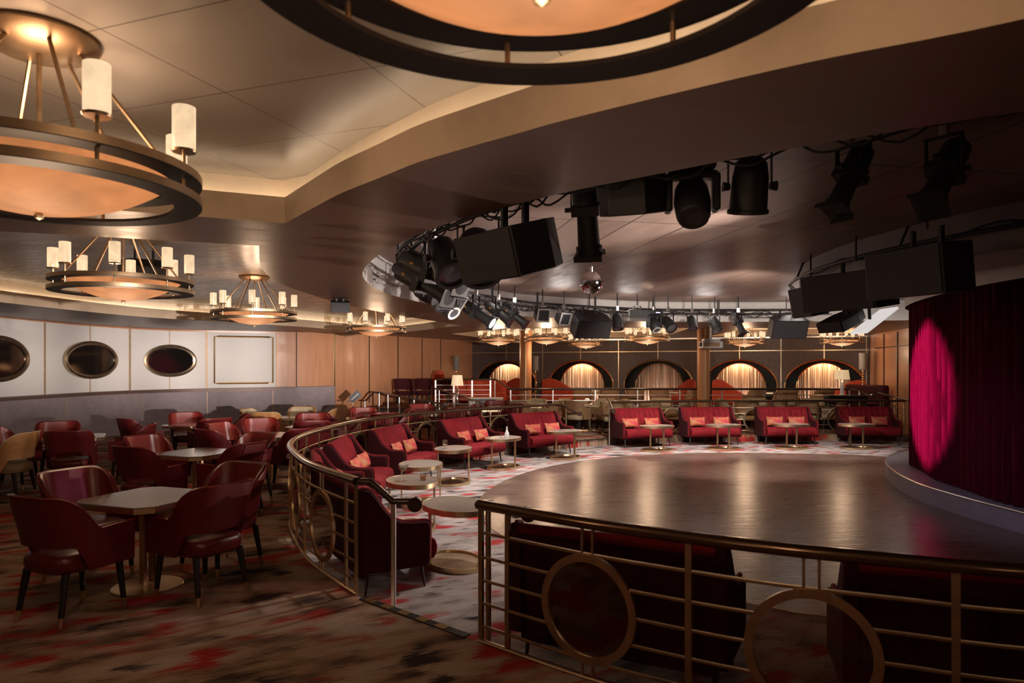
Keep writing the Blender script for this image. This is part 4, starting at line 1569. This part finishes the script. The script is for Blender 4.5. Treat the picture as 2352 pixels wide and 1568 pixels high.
for sx in (-1, 1):
    for sy in (-1, 1):
        MB().box((sx * .5, sy * .12, .38), (.05, .05, .76)).build('leg', 'black_leg', r, 0)
r = thing('menu_stand', 'black tilted menu stand on a thin pole by the wainscot end', 'stand', (-4.45, 19.5, 0), radians(10))
MB().lathe([(0, 0), (.14, 0), (.14, .015), (.015, .03)], 20).build('base', 'black', r)
MB().cyl((0, 0, .02), (0, 0, .86), .013).build('pole', 'antique', r)
MB().box((.06, 0, .98), (.32, .03, .20), mat=Matrix.Rotation(radians(-42), 3, 'Y')).build('menu_board', 'black', r, 0)
MB().box((.06, -.017, .98), (.26, .004, .02), mat=Matrix.Rotation(radians(-42), 3, 'Y')).build('page_edge', 'white_case', r, 0)
MB().box((-.1, 0, .85), (.14, .05, .03)).build('clip', 'black', r, 0)


# ------------------------------------------------------------------ chandeliers
CR_ = .66                                   # ring radius
ZL, ZU = 2.575, 2.675                       # the two rings


def make_chandelier():
    r = thing('chandelier', 'x', 'chandelier')          # origin at the ceiling plate, z = 0 up there
    zl, zu = ZL - 3.26, ZU - 3.26
    MB().lathe([(0, 0), (.235, 0), (.24, -.02), (.20, -.055), (.06, -.075), (0, -.078)], 36).build('canopy', 'bronze', r)
    for z, nm in ((zu, 'upper_ring'), (zl, 'lower_ring')):
        MB().lathe_open([(CR_, z - .017), (CR_, z + .019), (CR_ - .009, z + .019), (CR_ - .009, z - .017)], 72).build(nm, 'bronze', r)
        MB().lathe_open([(CR_ - .002, z - .006), (CR_ - .122, z - .006), (CR_ - .122, z - .020), (CR_ - .002, z - .020)], 72).build('dark_underside', 'niche', r)
    prof = []
    Rb = .545
    dp = .20
    Rs = (Rb * Rb + dp * dp) / (2 * dp)
    for i in range(13):
        a = i / 12 * math.asin(Rb / Rs)
        prof.append((Rs * sin(a), zu + .005 - dp + Rs * (1 - cos(a))))
    prof[0] = (0.0005, prof[0][1])
    b = MB().lathe_open(prof + [(q[0] * .985, q[1] + .008) for q in prof[::-1]], 56).build('bowl', 'bowl', r, 60)
    MB().lathe_open([(Rb + .012, zu - .002), (Rb + .012, zu + .014), (Rb - .012, zu + .014), (Rb - .012, zu - .002)], 56).build('bowl_rim', 'brass', r)
    MB().lathe([(0, zu - .226), (.016, zu - .218), (.021, zu - .206), (.012, zu - .194), (0, zu - .188)], 16).build('finial', 'antique', r)
    MB().cyl((0, 0, -.06), (0, 0, zu - .185), .011).build('stem', 'antique', r)
    for k in range(6):
        a = 2 * pi * k / 6 + .3
        MB().tube([(.15 * cos(a), .15 * sin(a), -.05), (.17 * cos(a), .17 * sin(a), -.075), (.54 * cos(a), .54 * sin(a), zu + .02)], .0095, 6).build('rod', 'bronze', r)
    for k in range(8):
        a = 2 * pi * k / 8 + .12
        x, y = (CR_ - .05) * cos(a), (CR_ - .05) * sin(a)
        p = MB().cyl((x, y, zl), (x, y, zu + .10), .008, None, 8).lathe([(0, .095), (.05, .096), (.055, .106), (0, .11)], 16, c=(x, y, zu)).build('candle_holder', 'bronze', r)
        MB().lathe([(0, .112), (.048, .112), (.05, .125), (.05, .30), (.047, .302), (.044, .295), (0, .26)], 18, c=(x, y, zu)).build('candle_shade', 'candle', p)
    return r


ch0 = make_chandelier()
chused = []
CHG = 'two-ring alabaster chandeliers'
CH = [(.06, 1.41, 3.34, 'closest chandelier, only its rings and glowing bowl cropped by the photo top', 34), (-2.09, 3.08, 3.26, 'large chandelier cropped by the photo edge, two lit candle shades in full view', 30),
      (-3.96, 7.10, 3.26, 'chandelier above the white portholes wall with a black loudspeaker behind', 34), (-4.14, 11.2, 3.26, 'chandelier with full canopy and an orange reflection on the ceiling above', 34),
      (-3.0, 15.4, 3.26, 'chandelier beside the small black wedge loudspeaker', 30), (-.42, 21.6, 3.26, 'chandelier left of the first wood column', 55), (1.02, 20.6, 3.26, 'chandelier just past the first wood column', 55),
      (2.65, 25.0, 3.26, 'chandelier partly behind the grey wedge loudspeaker, above the second niche', 55), (4.0, 20.6, 3.26, 'wide overlapping chandelier before the projector column, above the middle niche', 60),
      (7.75, 23.2, 3.26, 'chandelier above the fourth niche, behind a hanging lantern', 55), (10.55, 22.3, 3.26, 'chandelier above the fifth niche', 55)]
for x, y, z, lab, e in CH:
    o = place(ch0, chused, (x, y, z), random.uniform(0, .6) if y > 4 else .0, lab, CHG)
    lamp('chandelier_bulbs', 'POINT', (x, y, z - .50), e * (.95 if y < 4 else .45), WARM, None, .16)
    lamp('chandelier_fill_light', 'POINT', (x, y, z - 1.02), e * (.55 if y < 18 else .8), WARM, None, .2)  # added fill lamp, hanging in clear air below the bowl


# ------------------------------------------------------------------ lighting rig round the oval recess
TRUSS = offset_loop([tuple(p) for p in OVAL], -.42)
rig = thing('lighting_truss', 'black pipe truss with cables following the oval ceiling recess', 'truss', (TRUSS[0].x, TRUSS[0].y, 3.12))
o0 = Vector((TRUSS[0].x, TRUSS[0].y, 0))
keep = [p for p in TRUSS if p.x < 7.5]
k0 = max(range(len(keep)), key=lambda i: (keep[i] - keep[i - 1]).length)
keep = keep[k0:] + keep[:k0]
TP = Path(keep)
MB().tube([tuple(p - o0 + Vector((0, 0, .035))) for p in keep], .024, 8).build('upper_pipe', 'black', rig)
MB().tube([tuple(p - o0 + Vector((0, 0, -.06))) for p in offset_loop(keep, 0.0)], .018, 8).build('lower_pipe', 'black', rig)
for i in range(int(TP.L / 1.6)):
    p = TP.at(.4 + i * 1.6) - o0
    MB().cyl((p.x, p.y, -.06), (p.x, p.y, .26), .022, None, 6).build('hanger', 'black', rig)
rnd = random.Random(3)
for c in range(5):
    mb = MB()
    pts = []
    s = 0.1
    while s < TP.L - .1:
        p, t = TP.at(s), TP.tan(s)
        nrm = Vector((t.y, -t.x, 0))
        q = p - o0 + nrm * rnd.uniform(-.05, .05)
        pts.append((q.x, q.y, rnd.choice((.02, .04, -.02, -.05, -.09, -.14))))
        s += rnd.uniform(.16, .34)
    pts = [tuple(p) for p in spline(pts, False, 4)]
    mb.tube(pts, .008, 5).build('cable', 'rubber', rig)

TS = 3.12


def head(m, tilt, pan=0):
    return Matrix.Rotation(pan, 4, 'Z') @ Matrix.Rotation(tilt, 4, 'Y')


def drop_rod(r, top=None):
    t = (RECESS if top is None else top) - r.location.z
    if t > .04:
        MB().cyl((0, 0, .02), (0, 0, t), .012, None, 8).build('drop_rod', 'black', r, 40)


def clamp_and_yoke(r, wd, drop, h=0.0):
    MB().box((0, 0, .0), (.05, .05, .10)).build('clamp', 'chrome' if h else 'black', r, 0)
    drop_rod(r)
    mb = MB().box((0, 0, -.055), (.04, wd * 2 + .02, .012))
    for k in (-1, 1):
        mb.box((0, k * wd, -.055 - drop / 2), (.035, .008, drop))
    mb.build('yoke', 'black', r, 0)


def profile_spot(loc, pan, tilt, label, sc=1.0, lit=None, group=None):
    """long ellipsoidal lantern hanging from a pipe; beam along +X tilted down"""
    r = thing('profile_lantern', label, 'stage light', loc, pan, group)
    clamp_and_yoke(r, .115 * sc, .26 * sc, 1)
    T = Matrix.Translation((0, 0, -.055 - .26 * sc)) @ Matrix.Rotation(tilt, 4, 'Y') @ Matrix.Scale(sc, 4)
    MB().cyl((-.30, 0, 0), (-.28, 0, 0), .07, .09, 16).cyl((-.28, 0, 0), (-.06, 0, 0), .095, .10, 16).cyl((-.36, 0, .0), (-.30, 0, 0), .05, .06, 12).move(T).build('lamp_house', 'black', r, 40)
    MB().box((-.02, 0, 0), (.07, .20, .20)).box((-.02, 0, .12), (.03, .05, .07)).box((-.02, .13, 0), (.03, .06, .03)).move(T).build('shutter_gate', 'black', r, 0)
    MB().cyl((.01, 0, 0), (.30, 0, 0), .075, .085, 16).cyl((.26, 0, 0), (.31, 0, 0), .098, .10, 16).move(T).build('lens_tube', 'black', r, 40)
    MB().cyl((.305, 0, 0), (.315, 0, 0), .084, .084, 16).move(T).build('lens', lit or 'lens', r, 0)
    MB().box((.312, 0, 0), (.006, .21, .21)).box((.33, 0, .105), (.04, .21, .006)).box((.33, 0, -.105), (.04, .21, .006)).move(T).build('filter_frame', 'black', r, 0)
    MB().box((-.17, -.1, 0), (.035, .004, .018)).move(T).build('warning_label', 'amber_label', r, 0)
    return r


def par_can(loc, pan, tilt, label, sc=1.0, group=None, lit=None):
    r = thing('par_lantern', label, 'stage light', loc, pan, group)
    clamp_and_yoke(r, .12 * sc, .22 * sc, 1)
    T = Matrix.Translation((0, 0, -.055 - .22 * sc)) @ Matrix.Rotation(tilt, 4, 'Y') @ Matrix.Scale(sc, 4)
    MB().lathe([(0, -.17), (.05, -.165), (.085, -.13), (.10, -.05), (.105, .13)], 20).move(T @ Matrix.Rotation(radians(90), 4, 'Y')).build('can', 'black', r, 40)
    MB().lathe_open([(.105, .125), (.115, .13), (.115, .15), (.09, .15), (.09, .125)], 20).move(T @ Matrix.Rotation(radians(90), 4, 'Y')).build('front_ring', 'black', r, 40)
    MB().cyl((.126, 0, 0), (.131, 0, 0), .092, .092, 20).move(T).build('lens', lit or 'lens', r, 0)
    MB().cyl((0, -.15, 0), (0, -.11, 0), .03, .02, 8).move(T).build('tilt_knob', 'black', r, 40)
    MB().cyl((0, .11, 0), (0, .15, 0), .02, .03, 8).move(T).build('tilt_knob', 'black', r, 40)
    return r


def moving_head(loc, pan, tilt, label, sc=1.0, group=None, lens='lens'):
    r = thing('moving_head', label, 'stage light', loc, pan, group)
    MB().box((0, 0, 0), (.05, .05, .10)).build('clamp', 'chrome', r, 0)
    drop_rod(r)
    MB().box((0, 0, -.09 * sc), (.26 * sc, .30 * sc, .11 * sc)).build('base', 'black', r, 0, bevel=.02)
    MB().box((.132 * sc, 0, -.09 * sc), (.004, .12 * sc, .02 * sc)).build('display', 'lens_violet' if lens == 'ringed' else 'amber_label', r, 0)
    mb = MB().box((0, 0, -.17 * sc), (.12 * sc, .34 * sc, .05 * sc))
    for k in (-1, 1):
        mb.box((0, k * .16 * sc, -.29 * sc), (.12 * sc, .05 * sc, .26 * sc))
    mb.build('yoke', 'black', r, 0, bevel=.015)
    T = Matrix.Translation((0, 0, -.34 * sc)) @ Matrix.Rotation(tilt, 4, 'Y') @ Matrix.Scale(sc, 4)
    MB().lathe([(0, -.17), (.08, -.165), (.115, -.10), (.125, .02), (.115, .14), (.10, .16)], 22).move(T @ Matrix.Rotation(radians(90), 4, 'Y')).build('head', 'black', r, 45)
    MB().lathe_open([(.10, .155), (.102, .17), (.07, .17), (.07, .155)], 22).move(T @ Matrix.Rotation(radians(90), 4, 'Y')).build('lens_ring', 'white_case' if lens == 'ringed' else 'grille', r, 45)
    MB().cyl((.155, 0, 0), (.162, 0, 0), .072, .072, 18).move(T).build('lens', 'lens', r, 0)
    return r


def flood(loc, pan, tilt, label, group=None):
    r = thing('flood_lantern', label, 'stage light', loc, pan, group)
    clamp_and_yoke(r, .15, .18, 1)
    T = Matrix.Translation((0, 0, -.24)) @ Matrix.Rotation(tilt, 4, 'Y')
    MB().prism([(-.13, -.07), (-.13, .07), (.05, .14), (.05, -.14)], lambda x, z: (x, -.14, z), lambda x, z: (x, .14, z)).move(T).build('housing', 'black', r, 0)
    mb = MB()
    for z in (-.125, .125):
        mb.box((.058, 0, z), (.016, .28, .03))
    for y in (-.125, .125):
        mb.box((.058, y, 0), (.016, .03, .28))
    mb.move(T).build('front_frame', 'white_case', r, 0)
    MB().box((.052, 0, 0), (.008, .22, .22)).move(T).build('lens', 'lens', r, 0)
    return r


def wedge_speaker(loc, pan, tilt, label, w_=.62, d=.42, h=.36, group=None, pole=.3, top=None):
    """loudspeaker with a tapering back, grille toward +X"""
    r = thing('loudspeaker', label, 'loudspeaker', loc, pan, group)
    T = Matrix.Translation((0, 0, -pole - h * .5)) @ Matrix.Rotation(tilt, 4, 'Y')
    MB().prism([(d * .5, -w_ * .5), (d * .5, w_ * .5), (-d * .1, w_ * .5), (-d * .5, w_ * .28), (-d * .5, -w_ * .28), (-d * .1, -w_ * .5)], lambda x, y: (x, y, -h / 2), lambda x, y: (x, y, h / 2)).move(T).build('cabinet', 'black', r, 0, bevel=.008)
    MB().box((d * .5 + .006, 0, 0), (.014, w_ * .95, h * .93)).move(T).build('grille', 'grille', r, 0)
    MB().box((0, w_ * .18, -pole / 2 - h * .15), (.05, .03, pole + h * .4)).box((0, -w_ * .18, -pole / 2 - h * .15), (.05, .03, pole + h * .4)).build('bracket', 'black', r, 0)
    drop_rod(r, top)
    return r


LG = 'black stage lights hung on the oval truss'
# near side of the oval, dark against the ceiling
wedge_speaker((.02, 5.25, 3.08), radians(-140), radians(16), 'big black wedge loudspeaker hung closest, left of the mirror ball', .68, .58, .36, pole=.22)
profile_spot((.575, 5.35, 3.32), radians(75), radians(66), 'profile lantern with amber label hanging right above the mirror ball', 1.05)
wedge_speaker((.82, 4.78, 3.13), radians(70), radians(-14), 'flat black loudspeaker tight under the ceiling edge beside the amber-label lantern', .44, .40, .26, pole=.02)
moving_head((1.22, 4.72, 3.26), radians(-98), radians(58), 'large moving head with amber badge, lens toward us, in the dark', .98)
par_can((1.62, 4.75, 3.35), radians(85), radians(72), 'black par lantern between the moving head and the slanting lantern', 1.2)
profile_spot((2.30, 4.75, 3.36), radians(205), radians(58), 'slanting profile lantern in silhouette, fourth along the near truss', .85)
profile_spot((2.82, 4.55, 3.36), radians(215), radians(48), 'barely visible lantern in the black corner toward the stage header', .95)
# left bend
profile_spot((-.80, 7.15, 3.16), radians(-32), radians(24), 'upper long profile lantern of the cluster at the left bend', 1.25)
profile_spot((-.98, 7.75, 3.12), radians(-30), radians(26), 'lower long profile lantern of the cluster at the left bend', 1.25)
par_can((-.62, 6.6, 3.2), radians(-60), radians(50), 'dark round lantern behind the loudspeaker at the left bend', 1.5)
par_can((-.30, 6.2, 3.2), radians(-70), radians(58), 'dark barrel lantern next to the loudspeaker edge', 1.6)
moving_head((-1.10, 8.9, 3.10), radians(-20), radians(30), 'moving head under the lantern cluster at the left bend', 1.0)
par_can((-1.08, 9.8, 3.10), radians(-35), radians(38), 'par lantern with grey disc lens, first after the left bend', 1.2)
moving_head((-.98, 10.6, 3.10), radians(-40), radians(40), 'white-yoked lantern, second after the left bend', 1.1, lens='ringed')
flood((-.88, 11.3, 3.10), radians(-25), radians(35), 'square-framed flood, third after the left bend', LG)
profile_spot((-.62, 12.1, 3.10), radians(-22), radians(32), 'lit profile lantern with pale green beam', 1.15, 'lens_lit')
profile_spot((-.25, 12.9, 3.10), radians(-25), radians(36), 'slender profile lantern right of the lit one', .95)
profile_spot((.05, 13.5, 3.10), radians(-25), radians(36), 'slender profile lantern, second right of the lit one', .95)
# far side
flood((.62, 14.1, 3.10), radians(-70), radians(20), 'small grey flood above the first column', LG)
flood((1.08, 14.45, 3.05), radians(-55), radians(25), 'square-framed flood beside the grey wedge loudspeaker', LG)
wedge_speaker((1.62, 14.6, 3.02), radians(-72), radians(30), 'grey-fronted wedge loudspeaker hung over the second niche', .78, .55, .40, pole=.12)
par_can((2.25, 14.9, 3.06), radians(-80), radians(72), 'par lantern pointing straight down, over the sofa gap', 1.1)
wedge_speaker((2.72, 15.15, 3.12), radians(-80), radians(10), 'small box loudspeaker on the far truss', .40, .24, .18, pole=.06)
moving_head((3.12, 15.3, 3.08), radians(-62), radians(55), 'moving head with white lens ring and violet display', 1.0, lens='ringed')
par_can((3.45, 15.4, 3.08), radians(-65), radians(40), 'par lantern next to the violet-display head', 1.2)
par_can((4.02, 15.55, 3.06), radians(-80), radians(66), 'par lantern left of the projector column', 1.0)
par_can((4.55, 15.65, 3.06), radians(-70), radians(56), 'par lantern right above the projector', 1.1)
profile_spot((5.10, 15.7, 3.08), radians(-60), radians(60), 'short lantern over the fourth niche', .9)
wedge_speaker((6.18, 15.7, 3.06), radians(-88), radians(22), 'grey-fronted wedge loudspeaker below the far truss, near the header', .80, .45, .42, pole=.14)
# loudspeakers under the left coffer
wedge_speaker((-4.62, 8.75, 3.26), radians(-62), radians(20), 'black loudspeaker behind the porthole-wall chandelier', .56, .40, .34, pole=.14, top=3.26)
wedge_speaker((-2.78, 11.25, 2.90), radians(-70), radians(16), 'small black wedge loudspeaker on the soffit beside a chandelier', .30, .24, .17, pole=.03, top=2.9)
# boxes round the stage header
wedge_speaker((4.12, 8.35, 3.05), radians(-150), radians(8), 'large black loudspeaker on the stage header, left of the curtain', .95, .75, .44, pole=.10)
wedge_speaker((4.02, 6.75, 3.12), radians(-160), radians(6), 'large black loudspeaker on the stage header, above the curtain', .85, .65, .46, pole=.16)
wedge_speaker((4.75, 5.55, 3.12), radians(-150), radians(6), 'black loudspeaker on the stage header cut by the photo edge', .8, .6, .46, pole=.16)
wedge_speaker((4.18, 9.75, 2.98), radians(-172), radians(12), 'slim black loudspeaker at the tip of the stage header', .50, .32, .42, pole=.04)
wedge_speaker((4.32, 9.08, 2.50), radians(-160), radians(24), 'black box loudspeaker tilted under the header tip', .42, .5, .14, pole=.02)
r = thing('glow_panel', 'white panel with its brightness put in as glow, tilted under the stage header', 'light panel', (4.52, 8.9, 2.42))
MB().box((.10, 0, -.03), (.5, .42, .03), mat=Matrix.Rotation(radians(-38), 3, 'Y')).build('face', 'panel_glow', r, 0)  # no lamp: brightness of a lit stage surface put in as emission
MB().cyl((0, 0, .955), (.05, 0, -.01), .02).build('arm', 'black', r)
# pipe of the header
hp = [(HC[0] + 6.34 * cos(a), HC[1] + 6.34 * sin(a)) for a in [radians(128 + i * 5) for i in range(24)]]
r = thing('header_pipe', 'dark pipe with cables along the stage header', 'truss', (hp[0][0], hp[0][1], 3.14))
MB().tube([(x - hp[0][0], y - hp[0][1], 0) for x, y in hp], .022, 8).build('pipe', 'black', r)
mb = MB()
pts = [(x - hp[0][0] + rnd.uniform(-.04, .04), y - hp[0][1] + rnd.uniform(-.04, .04), rnd.uniform(-.05, .06)) for x, y in hp]
mb.tube([tuple(p) for p in spline(pts, False, 4)], .012, 5).build('cable', 'rubber', r)
for i in (3, 8, 13, 18):
    MB().cyl((hp[i][0] - hp[0][0], hp[i][1] - hp[0][1], 0), (hp[i][0] - hp[0][0] + .10, hp[i][1] - hp[0][1], .24), .014).build('bracket', 'black', r)

# mirror ball
r = thing('mirror_ball', 'mirror-tiled ball hanging under the amber-label lantern', 'mirror ball', (.97, 8.52, RECESS))
zc = 2.83 - RECESS
mb = MB()
R_ = .138
nl = 22
for i in range(nl):
    a0, a1 = pi * i / nl - pi / 2, pi * (i + 1) / nl - pi / 2
    am = (a0 + a1) / 2
    cnt = max(4, int(2 * pi * R_ * cos(am) / .021))
    for j in range(cnt):
        b0, b1 = 2 * pi * j / cnt, 2 * pi * (j + .93) / cnt
        a1b = a1 - .012
        jit = [rnd.uniform(-.0006, .0006) for _ in range(4)]
        mb.add([((R_ + q) * cos(a) * cos(b), (R_ + q) * cos(a) * sin(b), zc + (R_ + q) * sin(a)) for (a, b), q in zip(((a0, b0), (a0, b1), (a1b, b1), (a1b, b0)), jit)], [(0, 1, 2, 3)])
mb.build('mirror_tiles', 'mirrorball', r, 0)
MB().lathe([(.0005, -R_ * .97 + zc)] + [(R_ * .975 * cos(-pi / 2 + pi * i / 20), zc + R_ * .975 * sin(-pi / 2 + pi * i / 20)) for i in range(1, 20)] + [(.0005, R_ * .97 + zc)], 32).build('core', 'grille', r)
MB().cyl((0, 0, zc + R_ - .005), (0, 0, 0), .006).build('cord', 'rubber', r)
MB().cyl((0, 0, zc + R_ - .005), (0, 0, zc + R_ + .06), .022).build('motor', 'chrome', r)
